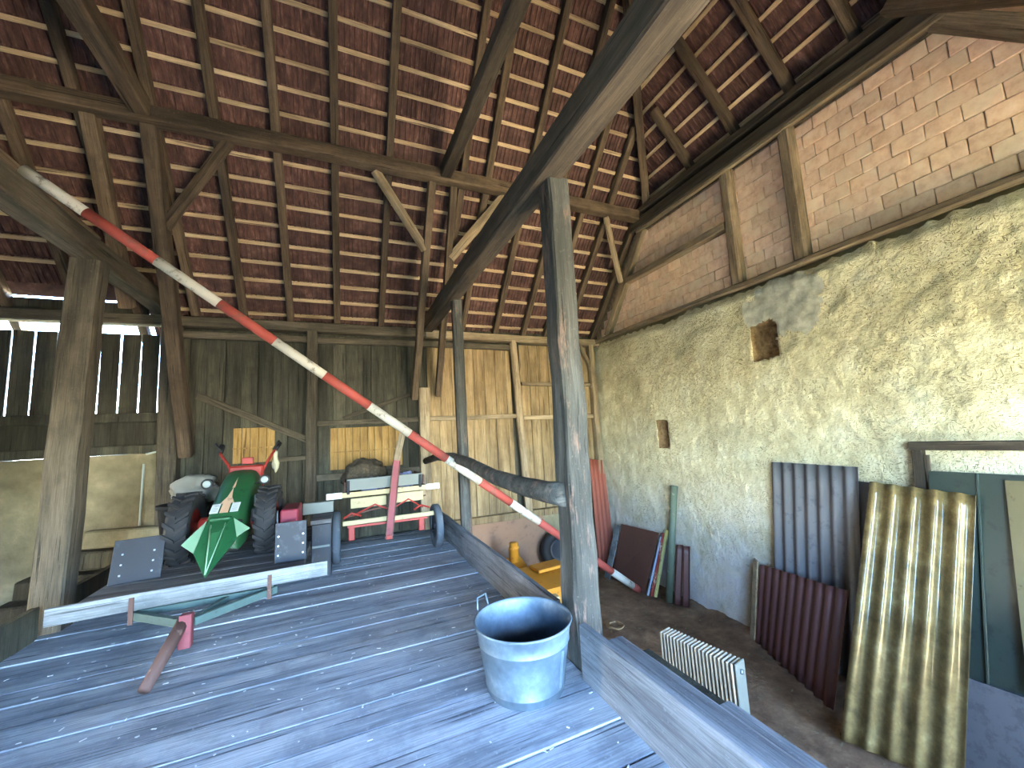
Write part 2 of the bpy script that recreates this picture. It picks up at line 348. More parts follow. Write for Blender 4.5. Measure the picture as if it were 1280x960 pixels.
# ---- earth floor of the right bay (berm of dirt along the wall), left bay, yard
def ground(name, x0, x1, y0, y1, z, step, fn, mat):
    nx, ny = int((x1-x0)/step), int((y1-y0)/step); vs_, fs = [], []
    for j in range(ny+1):
        for i in range(nx+1):
            X, Y = x0+(x1-x0)*i/nx, y0+(y1-y0)*j/ny; vs_.append((X, Y, z+fn(X, Y)))
    for j in range(ny):
        for i in range(nx): a = j*(nx+1)+i; fs.append((a, a+1, a+nx+2, a+nx+1))
    return link(name, mesh(name, vs_, fs, mat, True))
def gz(X, Y):
    d = XW-X; b = max(0, 1-d/.45)
    return .025*noise.noise((X*2, Y*2, 0))+.012*noise.noise((X*7, Y*7, 3))+.10*b*b*(.6+.5*noise.noise((0, Y*2.5, 7)))
gr = struct(ground('floor_right_bay', 1.45, 5.4, YF, 7.4, ZG, .07, gz, 'dirt'))
gl = struct(ground('floor_left_bay', -6.4, -2.4, YF, 7.4, -.4, .2, lambda X, Y: .02*noise.noise((X*2, Y*2, 0)), 'dirt'))
struct(slab('ground_outside', [(-60, -60, -.45), (-6.35, -60, -.45), (-6.35, 60, -.45), (-60, 60, -.45)], -.1, 'yard'))
struct(slab('ground_outside', [(-6.35, -60, -.1), (1.6, -60, -.1), (1.6, YF-.02, -.1), (-6.35, YF-.02, -.1)], -1.3, 'yard'))
struct(slab('ground_outside', [(1.6, -60, -1.33), (40, -60, -1.33), (40, YF, -1.33), (1.6, YF, -1.33)], -.1, 'straw'))
nb = struct(empty('added_house', (-16, 4, -.45)))  # unseen house, added so its sunlit front lights the right wall
box('added_house_wall', (-16.2, 4, 2.4), (.4, 26, 5.8), 'added_house_plaster', nb); box('added_house_wall', (-24, 4, 2.4), (.4, 26, 5.8), 'added_house_plaster', nb)
for Y in (-9, 17): slab('added_house_gable', [(-16, Y, -.45), (-24.2, Y, -.45), (-24.2, Y, 5.3), (-20.1, Y, 8.6), (-16, Y, 5.3)], .2, 'added_house_plaster', nb)
slab('added_house_roof', [(-15.6, -9.5, 5.1), (-15.6, 17.5, 5.1), (-20.1, 17.5, 8.8), (-20.1, -9.5, 8.8)], .15, 'clay_field', nb); slab('added_house_roof', [(-24.6, -9.5, 5.1), (-20.1, -9.5, 8.8), (-20.1, 17.5, 8.8), (-24.6, 17.5, 5.1)], .15, 'clay_field', nb)
hd = struct(empty('sun_block_hedge', (1.85, -8, -1.3)))
vs_, fs = [], []                                       # tall clipped greenery, unseen, added to shade the yard before the deck gate
for j in range(13):
    for i in range(41):
        t = j/12; x = 1.85+(-.32 if t < .5 else .32)*(1 if .02 < t < .98 else 1)+.05*noise.noise((i*.9, j*.9, 1)); z = -1.4+5.4*(t*2 if t < .5 else (1-t)*2); vs_.append((x, -16+i*.32, z+.06*noise.noise((i, j, 5))))
for j in range(12):
    for i in range(40): a = j*41+i; fs.append((a, a+1, a+42, a+41))
link('sun_block_leaves', mesh('sun_block_leaves', vs_, fs, 'hedge_leaf'), hd)
# ---- right wall: plaster with two niches, plate, brick gable
wr = struct(empty('wall_right', (XW, 3, ZG)))
NI = ((3.22, 3.53, 2.38, 2.83), (5.2, 5.42, 1.19, 1.64))
y0, y1, z0, step = -.6, 7.3, -1.42, .035
ny, nz_ = int((y1-y0)/step), int((3.40-z0)/step)
vs_, fs, mi = [], [], []
for j in range(nz_+1):
    for i in range(ny+1):
        Y = y0+(y1-y0)*i/ny
        top = 3.37+.04*noise.noise((Y*3, 0, 5))+.05*noise.noise((Y*11, 0, 9))-.10*max(0, noise.noise((Y*1.3, 4, 9))-.15)
        Z = z0+(top-z0)*j/nz_
        d = .035*noise.noise((Y*.9, Z*.9, 1))+.014*noise.noise((Y*6, Z*6, 2))+.015*noise.noise((Y*14, Z*14, 3))+.010*noise.noise((Y*29, Z*29, 4))
        if j > nz_-3: d -= .02*(j-nz_+3)
        X = XW-d-.01
        for a, b, c, e in NI:
            q = .018*noise.noise((Y*9, Z*9, 8))
            if a+q < Y < b+q and c+q < Z < e+q: X = XW+.24-.05*noise.noise((Y*12, Z*12, 3))
        vs_.append((X, Y, Z))
for j in range(nz_):
    for i in range(ny):
        a = j*(ny+1)+i; fs.append((a, a+1, a+ny+2, a+ny+1))
        xs = [vs_[k][0] for k in fs[-1]]; c = (V(vs_[a])+V(vs_[a+ny+2]))/2
        m = 0
        if max(xs) > XW+.09: m = 2
        else:
            q = (c.y-3.1)/.46, (c.z-3.0)/.38
            if q[0]**2+q[1]**2 < 1+.9*noise.noise((c.y*3, c.z*3, 0))+.5*noise.noise((c.y*9, c.z*9, 2)): m = 1
        mi.append(m)
pm = mesh('plaster', vs_, fs, ['plaster', 'cement', 'niche_dark'])
pm.polygons.foreach_set('material_index', mi); pm.polygons.foreach_set('use_smooth', [True]*len(fs))
link('plaster', pm, wr)
slab('wall_core', [(XW+.29, -.6, -1.4), (XW+.29, 7.35, -1.4), (XW+.29, 7.35, 3.7), (XW+.29, -.6, 3.7)], .3, 'masonry', wr)
XB = XW+.12                                             # face of the bricks
def rz(Y): return 3.55+1.12*min(7.15-Y, Y+.45)          # underside of the rafters
slab('mortar_bed', [(XB+.022, -.4, 3.55), (XB+.022, 7.2, 3.55), (XB+.022, 7.25, rz(7.1)+.2), (XB+.022, 5.3, 5.76), (XB+.022, 1.4, 5.76), (XB+.022, -.4, rz(-.4)+.2)], .25, 'mortar', wr)
BM = []
for k in range(7):
    me = boxmesh('brick', (.1, .249, .160), 'brick_clay', .006); rr = random.Random(k)
    for v in me.vertices: v.co += V((rr.uniform(-.004, .004), rr.uniform(-.004, .004), rr.uniform(-.003, .003)))
    BM.append(me)
rnd = random.Random(11); bl, bh = .257, .1665
for row in range(10):
    Z = 3.54+bh*(row+.5); off = (row % 2)*.5*bl+rnd.uniform(-.03, .03); Y = -.3+off
    while Y < 7.1:
        if Z+bh*.35 < rz(Y+.1) and Z+bh*.35 < rz(Y-.1) and Z < 5.3 and Y > .35:
            m = Matrix.Translation((XB+.05+rnd.uniform(-.005, .006), Y, Z+rnd.uniform(-.004, .004))) @ Matrix.Rotation(rnd.uniform(-.012, .012), 4, 'X') @ Matrix.Rotation(rnd.uniform(-.01, .01), 4, 'Z')
            link('brick', rnd.choice(BM), wr, m)
        Y += bl
beam('wall_plate', (XB-.09, -.5, 3.455), (XB-.09, 7.2, 3.455), .12, .08, 'gable_post', wr, jit=.006, cham=.2)
beam('gable_beam', (XB-.08, 1.25, 5.33), (XB-.08, 5.62, 5.33), .2, .2, 'tie_timber', wr, jit=.004)
beam('ledger_board', (XB-.12, 1.2, 5.215), (XB-.12, 5.5, 5.215), .06, .05, 'frame_wood', wr, jit=.004)
beam('hip_plate', (XB-.1, 1.2, 5.56), (XB-.1, 5.4, 5.56), .16, .1, 'tie_timber', wr, jit=.004)
for Y in (3.66, 2.80): beam('gable_stud', (XB-.05, Y, 3.5), (XB-.05, Y, 5.25), .15, .17, 'gable_post', wr, jit=.006, cham=.2)
beam('gable_rail', (XB-.05, 3.74, 4.42), (XB-.05, 5.95, 4.42), .16, .12, 'gable_post', wr, jit=.004)
beam('gable_strut', (XB-.05, 6.72, 3.5), (XB-.05, 5.42, 5.26), .12, .15, 'frame_wood', wr, jit=.006)
beam('gable_strut', (XB-.05, .15, 3.7), (XB-.05, 1.5, 5.4), .16, .16, 'gable_post', wr, jit=.006)
beam('gable_strut', (XB-.22, -.1, 3.95), (XB-.22, 1.62, 5.62), .14, .16, 'roof_timber', wr, jit=.006)
# ---- back wall
wb = struct(empty('wall_back', (0, YB, 0)))
def boards(x0, x1, z0, z1, mat, wd, gap, y=YB, skip=None, name='board', vary=.03):
    rr = random.Random(str((x0, z0, mat))); x = x0
    while x < x1-.02:
        b = min(wd*rr.uniform(1-vary*4, 1+vary*4), x1-x)
        zz0, zz1 = (z0(x) if callable(z0) else z0), (z1(x) if callable(z1) else z1)
        box(name, (x+b/2, y+.012+rr.uniform(-.006, .006), (zz0+zz1)/2), (b-gap*rr.uniform(.6, 1.4), .024, zz1-zz0), mat, wb, Matrix.Rotation(rr.uniform(-.006, .006), 4, 'Y'), .003)
        x += b
boards(-2.3, 1.32, 0, 3.36, 'board_old', .21, .006)
boards(1.42, 3.1, 1.93, 3.3, 'board_new', .23, .008); boards(1.42, 3.1, .05, 1.86, 'board_new', .235, .008)
for a, b in ((2.56, 3.34), (1.88, 2.5), (.05, 1.82)): boards(3.3, 4.96, a, b, 'board_new', .215, .009)
boards(-6.2, -2.32, 2.12, 3.27, 'board_old', .22, .017, vary=.0)
# boarding added behind the wall to stop sun streaks between its boards
slab('sun_stop_boarding', [(-2.4, YB+.06, -.3), (5.2, YB+.06, -.3), (5.2, YB+.06, 3.6), (-2.4, YB+.06, 3.6)], -.04, 'board_old', wb)
slab('foundation', [(1.4, YB, -1.4), (5.3, YB, -1.4), (5.3, YB, .02), (1.4, YB, .02)], -.3, 'masonry', wb)
slab('masonry_base', [(-6.4, YB-.02, -.5), (-2.3, YB-.02, -.5), (-2.3, YB-.02, 1.56), (-6.4, YB-.02, 1.56)], -.3, 'masonry', wb)
beam('sill', (-6.2, YB-.02, 1.62), (-2.3, YB-.02, 1.62), .16, .12, 'board_old', wb, jit=.006)
slab('infill', [(-6.2, YB+.02, 1.66), (-2.3, YB+.02, 1.66), (-2.3, YB+.02, 2.14), (-6.2, YB+.02, 2.14)], -.05, 'board_old', wb)
beam('rail', (-6.2, YB-.05, 2.08), (-2.3, YB-.05, 2.06), .1, .13, 'board_old', wb, jit=.006)
beam('sill', (1.4, YB-.03, 0), (5.1, YB-.03, -.02), .14, .13, 'board_new', wb, jit=.006)
beam('eave_plate', (-6.2, YB-.06, 3.46), (1.4, YB-.06, 3.47), .17, .15, 'post_dark', wb, jit=.004)
beam('eave_plate', (1.4, YB-.06, 3.45), (5.1, YB-.06, 3.42), .17, .15, 'frame_wood', wb, jit=.004)
beam('rail', (-2.3, YB-.05, 3.28), (3.1, YB-.05, 3.26), .09, .1, 'post_dark', wb, jit=.006)
beam('rail', (1.3, YB-.05, 1.9), (3.15, YB-.05, 1.88), .09, .08, 'frame_wood', wb, jit=.005)
beam('rail', (3.3, YB-.05, 2.53), (4.98, YB-.05, 2.5), .07, .07, 'frame_wood', wb, jit=.005)
beam('rail', (3.3, YB-.05, 1.85), (4.98, YB-.05, 1.82), .08, .08, 'frame_wood', wb, jit=.005)
beam('rail', (-.4, YB-.05, 1.88), (1.3, YB-.05, 1.9), .08, .08, 'post_dark', wb, jit=.005)
beam('rail', (-.4, YB-.05, 1.02), (1.3, YB-.05, 1.02), .08, .1, 'post_dark', wb, jit=.005)
beam('rail', (-1.0, YB-.05, 1.35), (-.52, YB-.05, 1.35), .07, .07, 'post_dark', wb, jit=.005)
beam('diagonal_brace', (-1.97, YB-.06, 2.36), (-.5, YB-.06, 1.62), .08, .1, 'post_dark', wb, jit=.006)
beam('diagonal_brace', (0, YB-.06, 1.95), (1.25, YB-.06, 2.4), .05, .06, 'post_dark', wb, jit=.006)
beam('wall_post', (-.47, YB-.08, 0), (-.47, YB-.08, 3.4), .15, .15, 'post_dark', wb, jit=.005)
beam('wall_post', (1.32, YB-.1, 0), (1.34, YB-.1, 2.45), .18, .16, 'frame_wood', wb, jit=.006)
beam('wall_post', (3.3, YB-.08, .05), (3.14, YB-.08, 3.4), .14, .14, 'frame_wood', wb, jit=.007, cham=.24)
beam('wall_post', (5.03, YB-.08, -.1), (4.99, YB-.08, 3.38), .13, .14, 'frame_wood', wb, jit=.006)
beam('short_brace', (4.95, YB-.1, 2.9), (4.72, YB-.1, 3.36), .06, .07, 'frame_wood', wb)
beam('wall_post', (-2.25, YB-.1, 0), (-2.3, YB-.1, 3.4), .22, .2, 'post_dark', wb, jit=.006)
# pale board hatches nailed over holes
for hx0, hx1, hz0, hz1 in ((-1.53, -.98, 1.33, 1.86), (-.2, .95, 1.12, 1.8)):
    n = int((hx1-hx0)/.105)
    for k in range(n):
        box('hatch_board', (hx0+(k+.5)*(hx1-hx0)/n, YB-.022, (hz0+hz1)/2), ((hx1-hx0)/n-.006, .024, hz1-hz0), 'hatch_wood', wb, None, .003)
    box('hatch_batten', ((hx0+hx1)/2, YB-.045, hz0+(hz1-hz0)*.42), (hx1-hx0, .02, .02), 'hatch_wood', wb)
box('eave_board', (-4.45, YB-.02, 3.61), (3.7, .04, .2), 'board_old', wb)
box('eave_board', (1.45, YB+.12, 3.6), (7.6, .03, .4), 'board_old', wb)
# ---- left wall (open side) and front wall (open gate)
wl = struct(empty('wall_left', (XL, 3, 0)))
def wbox(name, x0, x1, y0, y1, z0, z1, par, mat='board_old'): return box(name, ((x0+x1)/2, (y0+y1)/2, (z0+z1)/2), (x1-x0, y1-y0, z1-z0), mat, par)
wbox('pier', XL-.15, XL, SIDE[1], 7.3, -.5, 3.6, wl, 'masonry'); wbox('pier', XL-.15, XL, -.6, SIDE[0], -.5, 3.6, wl, 'masonry')
wbox('lintel', XL-.15, XL, SIDE[0], SIDE[1], SIDE[3], 3.6, wl)
slab('gable', [(XL, -.45, 3.55), (XL, 7.15, 3.55), (XL, 3.35, 7.95)], -.1, 'board_old', wl)
wf = struct(empty('wall_front', (0, YF, 0)))
wbox('panel', XL-.1, GATE[0], YF-.12, YF, -.5, 2.9, wf); wbox('lintel', GATE[0], GATE[1], YF-.12, YF, GATE[3], 2.9, wf); wbox('panel', GATE[1], ADDED_GATE[0], YF-.12, YF, -1.4, 2.9, wf)
wbox('lintel', ADDED_GATE[0], ADDED_GATE[1], YF-.12, YF, ADDED_GATE[3], 2.9, wf); wbox('panel', ADDED_GATE[1], 5.5, YF-.12, YF, -1.4, 2.9, wf)
wbox('added_lean_to_side', XL-.15, XL, YF, -.5, -.5, 3.6, wl); wbox('added_lean_to_side', XW+.2, XW+.4, YF, -.5, -1.4, 3.6, wr)
rl_ = struct(empty('roof_added_lean_to', (0, -1.5, 3)))  # unseen lean-to, added so daylight fades more gently along the deck
slab('roof_sheet', [(XL-.3, -.3, 3.62), (5.6, -.3, 3.62), (5.6, YF-.4, 2.72), (XL-.3, YF-.4, 2.72)], .08, 'clay_field', rl_)
beam('front_plate', (XL, -.48, 3.45), (5.3, -.48, 3.45), .17, .17, 'post_dark', rl_)
for X in (-2.42, 1.47): beam('front_post', (X, -.48, -.02), (X, -.48, 3.36), .2, .2, 'post_dark', rl_)
# ---- kerb boards along both sides of the deck
k1 = struct(empty('trim_1', (1.43, 3, 0)))
beam('kerb_board', (1.425, YF+.02, .165), (1.425, 2.36, .165), .05, .34, 'kerb_wood', k1, jit=.004, cham=.04)
beam('kerb_board', (1.45, 2.72, .17), (1.47, 7.1, .175), .045, .35, 'kerb_wood', k1, jit=.004, cham=.04)
k2 = struct(empty('trim_2', (-2.5, 3, 0)))
beam('kerb_board', (-2.52, YF+.02, .13), (-2.52, 5.1, .13), .06, .28, 'board_old', k2, jit=.004, cham=.04)
beam('kerb_board', (-2.52, 5.4, .13), (-2.55, 7.1, .13), .06, .28, 'board_old', k2, jit=.004, cham=.04)
# ---------------------------------------------------------------- roofs
def tile_mesh():
    xs = (-.1, -.092, -.08, -.072, -.04, -.032, -.02, -.012, .02, .028, .04, .048, .08, .088, .1); zs = (-.03, -.03, -.03, 0, 0, -.02, -.02, 0, 0, -.02, -.02, 0, 0, -.005, -.005)
    vs_, fs = [], []; L = .36
    for yv, lift in ((-.02, .006), (L, -.022)):
        for x, z in zip(xs, zs): vs_.append((x*.985, yv, z*.7+lift))
        vs_ += [(.0985, yv, .012+lift), (-.0985, yv, .012+lift)]
    n = 17
    for k in range(n): fs.append((k, (k+1) % n, n+(k+1) % n, n+k))
    fs.append(tuple(range(n))[::-1]); fs.append(tuple(range(n, 2*n)))
    return mesh('tile', vs_, fs, 'clay_tile')
TILE = tile_mesh()
TV = [v.co.copy() for v in TILE.vertices]; TF = [tuple(p.vertices) for p in TILE.polygons]
VS = .283                                              # batten spacing on the slope
def roof(name, org, ex, ev, u0_, u1_, vmax, inside, rafters, limit):
    """org: a point on the underside of the rafters; ex along the eave, ev up the slope; outward normal = +w"""
    ex, ev = V(ex).normalized(), V(ev).normalized(); nn = ex.cross(ev); nn = nn if nn.z > 0 else -nn
    P = lambda u, v, w_: V(org)+ex*u+ev*v+nn*w_
    R = struct(empty(name, P(0, 0, 0)))
    for (u, va, vb, wd) in rafters:
        beam('rafter', P(u, va, .06), P(u+random.uniform(-.02, .02), vb, .06), wd, .12, 'roof_timber', R, seg=4, jit=.004, upv=nn)
    rows = int((vmax+.55)/VS); cand = []
    for r in range(rows+1):
        v = -.5+r*VS
        us = [u0_+k*.05 for k in range(int((u1_-u0_)/.05)+1) if inside(P(u0_+k*.05, v, .14))]
        if us and us[-1]-us[0] > .2:
            beam('batten', P(us[0], v, .14), P(us[-1], v, .14), .052, .036, 'batten_wood', R, seg=3, jit=.002, upv=nn)
        k = 0; u = u0_+.1
        while u < u1_:
            p = P(u, v+.12, .16)
            if inside(p):
                m = Matrix((ex, ev, nn)).transposed().to_4x4() if ex.cross(ev).dot(nn) > 0 else Matrix((-ex, ev, nn)).transposed().to_4x4()
                m.translation = P(u, v-.03, .178+random.uniform(-.003, .003))
                m = m @ Matrix.Rotation(random.uniform(-.008, .008), 4, 'Z')
                x, y_, z = project(p); vis = z > .3 and -40 < x < 1320 and -40 < y_ < 1000
                cand.append(((0 if vis else 1, z), m))
            u += .2005
    cand.sort(key=lambda c: c[0])
    for (_, m) in cand[:limit]: link('tile', TILE, R, m)
    vs_, fs = [], []
    for (_, m) in cand[limit:]:
        b = len(vs_); vs_ += [m @ c for c in TV]; fs += [tuple(i+b for i in f) for f in TF]
    if vs_: tag(link('tile_field', mesh('tile_field', vs_, fs, 'clay_field'), R), kind='stuff')
    return R, P
c_, s_ = math.cos(math.atan(1.12)), math.sin(math.atan(1.12))
HS = 1.15
def in_back(p): return (p.y < 7.02 or p.x > -2.6) and p.z < 5.65+HS*(5.2-p.x)+.36 and p.x < 5.55 and p.y > 3.32
def in_front(p): return p.z < 5.65+HS*(5.2-p.x)+.36 and p.x < 5.55 and p.y < 3.38
def in_hip(p): return p.z < 3.55+1.12*min(7.15-p.y, p.y+.45)+.40
ML = 5.68
rx_ = [-5.5, -4.8, -4.05, -3.35, -2.72, -2.05, -1.43, -.79, -.09, .62, 1.72, 2.12, 2.8, 3.42, 3.95, 4.47]
def vmx(x): return min(ML, ML if x < 3.35 else (5.65+HS*(5.2-x)-3.55)/s_-.05)
rb, PB = roof('roof_back', (0, 7.15, 3.55), (1, 0, 0), (0, -c_, s_), -6.45, 5.5, ML,
     in_back, [(x, -.5, vmx(x), .1) for x in rx_]+[(5.13, -.15, 2.62, .12)], 300)
rf, PF = roof('roof_front', (0, -.45, 3.55), (1, 0, 0), (0, c_, s_), -6.45, 5.5, ML,
     in_front, [(x, -.5, vmx(x), .1) for x in rx_]+[(5.13, -.15, 2.62, .12)], 0)
hc, hs = math.cos(math.atan(HS)), math.sin(math.atan(HS))
hr = []
for Y, v in ((4.25, .75), (3.45, 1.9), (2.68, 1.9), (1.98, .7)): hr.append((Y-3.35, -.1, v+.35, .11))
rh, PH = roof('roof_right_hip', (5.2, 3.35, 5.65), (0, 1, 0), (-hc, 0, hs), -2.2, 2.2, 2.9, in_hip, hr, 300)
for sgn in (1, -1):
    e0 = V((5.15, 3.35+sgn*1.88, 5.66)); e1 = V((3.38, 3.35, 7.74)); beam('hip_rafter', e0, e1, .13, .16, 'roof_timber', rh, jit=.005)
# unseen outer skins added above the tiles to keep light out
def skin(R, pts): slab('light_stop_skin', pts, .03, 'clay_field', R)
zt = .23
skin(rb, [PB(-2.6, -.6, zt), PB(5.55, -.6, zt), PB(5.55, 2.86, zt), PB(3.3, ML+.1, zt), PB(-2.6, ML+.1, zt)]); skin(rb, [PB(-6.5, .1, zt), PB(-2.6, .1, zt), PB(-2.6, ML+.1, zt), PB(-6.5, ML+.1, zt)])
skin(rf, [PF(-6.5, -.6, zt), PF(5.55, -.6, zt), PF(5.55, 2.86, zt), PF(3.3, ML+.1, zt), PF(-6.5, ML+.1, zt)])
skin(rh, [PH(-2.3, -.25, zt), PH(2.3, -.25, zt), PH(0, 3.1, zt)])
# ---- timbers of the two trusses
def T(name, p0, p1, a, b, mat, label, cat, **k): return tag(beam(name, p0, p1, a, b, mat, **k), label, cat)
T('purlin', (-6.2, 5.42, 5.45), (5.2, 5.42, 5.47), .17, .19, 'roof_timber', 'long dark purlin running under the rafters of the tiled slope', 'beam', jit=.006)
T('purlin', (-6.2, 1.28, 5.45), (5.2, 1.28, 5.47), .17, .19, 'roof_timber', 'purlin above the camera whose end rests on the brick gable', 'beam', jit=.006)
T('tie_beam', (1.47, -.45, 3.63), (1.42, 7.15, 3.6), .2, .24, 'tie_timber', 'heavy grey tie beam resting on the big post beside the zinc tub', 'beam', jit=.006, cham=.06)
T('tie_beam', (-2.42, -.45, 3.72), (-2.42, 7.15, 3.68), .2, .24, 'post_dark', 'heavy dark tie beam over the left post', 'beam', jit=.006, cham=.06)
T('post', (1.55, 2.56, -.05), (1.53, 2.5, 3.52), .2, .21, 'post_wood', 'thick weathered wooden post standing beside the zinc tub', 'post', jit=.009, taper=.88, seg=14, upv=(0, 1, 0))
T('post', (1.56, 5.45, 0), (1.5, 5.3, 3.5), .14, .15, 'post_wood', 'slimmer grey round-edged post behind the crooked rail', 'post', jit=.006, cham=.22, upv=(0, 1, 0))
T('post', (-2.5, 5.28, 0), (-2.42, 5.28, 3.57), .24, .22, 'post_dark', 'stout wooden post at the left edge of the deck', 'post', jit=.006, upv=(0, 1, 0))
T('collar_beam', (1.48, 1.3, 5.42), (1.42, 5.5, 5.5), .16, .2, 'tie_timber', 'grey collar beam rising out of view above the far purlin', 'beam', jit=.006)
T('collar_beam', (-2.12, 1.3, 5.46), (-2.12, 5.5, 5.52), .18, .22, 'roof_timber', 'dark collar beam in the shadows at the upper left', 'beam', jit=.006)
T('leaning_strut', (1.15, 7.02, 2.25), (1.24, 5.5, 5.4), .11, .13, 'roof_timber', 'leaning strut left of the grey tie beam end', 'strut', jit=.006)
T('leaning_strut', (1.57, 7.02, 2.3), (1.58, 5.5, 5.4), .1, .12, 'roof_timber', 'leaning strut right of the grey tie beam end', 'strut', jit=.006)
T('leaning_strut', (-2.06, 7.08, 1.5), (-2.08, 5.5, 5.4), .16, .17, 'roof_timber', 'leaning strut right of the dark tie beam end', 'strut', jit=.006)
T('leaning_strut', (-2.62, 6.62, 3.5), (-2.62, 5.5, 5.4), .14, .16, 'roof_timber', 'leaning strut left of the dark tie beam end', 'strut', jit=.006)
for a, b, lab in (((-2.04, 5.92, 4.35), (-1.3, 5.46, 5.37), 'brace rising right from the left truss to the purlin'),
                  ((1.19, 5.9, 4.5), (.42, 5.46, 5.37), 'brace rising left from the middle truss to the purlin'),
                  ((1.6, 5.93, 4.42), (2.4, 5.46, 5.37), 'brace rising right from the middle truss to the purlin'),
                  ((5.06, 6.0, 4.42), (4.4, 5.46, 5.38), 'brace rising left from the brick gable to the purlin'),
                  ((-2.75, 6.1, 4.15), (-3.9, 5.48, 5.36), 'long curved brace rising left from the left truss')):
    T('brace', a, b, .09, .12, 'roof_timber' if a[0] < 1 else 'frame_wood', lab, 'brace', jit=.005)
T('queen_post', (3.36, 3.35, 6.1), (3.36, 3.35, 7.6), .13, .13, 'roof_timber', 'short king post under the meeting of the roof hips', 'post', jit=.004)
T('ridge_beam', (-6.2, 3.35, 7.6), (3.45, 3.35, 7.6), .13, .16, 'roof_timber', 'ridge beam high above the deck', 'beam', jit=.004)
# ================================================================ THINGS
GZ = ZG+.03
# ---- crooked rail between the posts
tag(tube('crooked_rail', [(1.46, 2.5, 1.13), (1.44, 2.75, 1.12), (1.4, 3.1, 1.13), (1.37, 3.7, 1.16), (1.36, 4.5, 1.25), (1.37, 5.3, 1.29), (1.34, 6.2, 1.26), (1.32, 7.0, 1.16)], [.09, .082, .078, .072, .066, .062, .058, .055], 'post_wood', n=9), 'crooked grey pole nailed as a rail to the thick post', 'rail')
# ---- red and white striped pole
A, B = V((-2.42, 4.3, 3.95)), V((4.62, 5.72, ZG+.09))
sp = thing('striped_pole', B, 'long red and white striped pole slanting across the barn', 'pole')
bd = [0, .052]+[.052+.0662*k for k in range(1, 15)]+[1.0]
for k in range(len(bd)-1):
    a, b = A.lerp(B, bd[k]), A.lerp(B, bd[k+1]); ra, rb_ = .047+.012*bd[k], .047+.012*bd[k+1]
    m, L = frame(a, b); o = lathe('red_band' if k % 2 else 'white_band', [(ra, 0), ((ra+rb_)/2, L/2), (rb_, L)], 14, 'red_band' if k % 2 else 'white_band', sp, m @ Matrix.Rotation(math.pi/2, 4, 'Y'))
# ---- zinc tub
tc_ = V((1.06, 2.48, 0))
tub = thing('zinc_tub', tc_, 'round galvanised zinc tub standing on the plank deck', 'tub')
prof = [(.226, .0), (.234, .012), (.238, .045), (.243, .05), (.243, .056), (.24, .06), (.258, .18), (.276, .29), (.281, .294), (.281, .3), (.278, .304), (.292, .385), (.3, .392), (.304, .402), (.3, .41), (.291, .405), (.286, .385), (.27, .29), (.252, .18), (.234, .06), (.23, .04), (.0, .04)]
prof = [(r*1.04, z) for r, z in prof]
lathe('body', prof, 56, 'zinc', tub, Matrix.Translation(tc_), caps=False)
lathe('base_disc', [(.0, .004), (.226, .004), (.226, .02), (0, .02)], 40, 'zinc', tub, Matrix.Translation(tc_), caps=False)
for an in (122,):
    d = V((math.cos(math.radians(an)), math.sin(math.radians(an)), 0)); s = V((-d.y, d.x, 0)); b = tc_+d*.31
    hp = [(b-s*.055, .36), (b-s*.055+d*.02, .41), (b-s*.045+d*.03, .475), (b+s*.045+d*.03, .475), (b+s*.055+d*.02, .41), (b+s*.055, .36)]
    tube('handle', [V((p.x, p.y, z)) for p, z in hp], .007, 'zinc', tub, 6)
    box('handle_lug', b+V((0, 0, .345)), (.012, .14, .04), 'zinc', tub, math.radians(an))
m = Matrix.Translation(tc_) @ Matrix.Rotation(math.radians(-60), 4, 'Z')
beam('seam', m @ V((.251, 0, .065)), m @ V((.287, 0, .28)), .02, .004, 'zinc', tub, cham=.1)
# ---- planks behind the kerb
T('spare_plank', (1.62, -.4, .17), (1.62, 2.34, .17), .2, .05, 'kerb_wood', 'weathered plank lying flat behind the near kerb board', 'plank', jit=.003)
T('spare_plank', (1.86, -.3, .04), (1.87, 1.72, .05), .15, .05, 'kerb_wood', 'shorter blunt-ended plank outside the kerb near the radiator', 'plank', jit=.003, cham=.12)
box('ledger', (1.77, 1.0, -.06), (.5, 2.9, .1), 'board_old', fl)
# ---- wheel builder
def wheel(name, c, r, wd, par, lugs=0, tyre='black_rubber', rim='red_paint', flat=False):
    """axis along X"""
    m = Matrix.Translation(V(c)) @ Matrix.Rotation(math.pi/2, 4, 'Y')
    ri = r*.56; h = wd/2
    t = lathe(name, [(ri, -h*.8), (r*.8, -h), (r*.95, -h*.92), (r, -h*.6), (r, h*.6), (r*.95, h*.92), (r*.8, h), (ri, h*.8), (ri, -h*.8)], 40, tyre, par, m, caps=False)
    if lugs:
        vs_, fs = [], []
        for k in range(lugs):
            for sg in (-1, 1):
                a = 2*math.pi*(k+(.25 if sg > 0 else 0))/lugs; da = .55*2*math.pi/lugs*1.2; wa = .16*2*math.pi/lugs
                b0 = len(vs_)
                for (x, an) in ((0, a+da), (sg*h*.98, a)):
                    for rr_ in (r*.97, r*1.06):
                        for q in (-wa, wa): vs_.append((rr_*math.cos(an+q), rr_*math.sin(an+q), x))
                for f in ((0, 1, 3, 2), (4, 6, 7, 5), (0, 4, 5, 1), (2, 3, 7, 6), (0, 2, 6, 4), (1, 5, 7, 3)): fs.append(tuple(b0+i for i in f))
        link('tread', mesh('tread', vs_, fs, tyre), t, m)
    lathe('rim', [(0, -h*.35), (ri*.35, -h*.4), (ri*.9, -h*.2), (ri*1.02, -h*.75), (ri*1.02, h*.75), (ri*.9, h*.2), (ri*.35, h*.4), (0, h*.35)], 28, rim, t, m, caps=False)
    lathe('hub', [(0, -h*.8), (ri*.25, -h*.8), (ri*.25, h*.8), (0, h*.8)], 14, rim, t, m, caps=False)
    return t
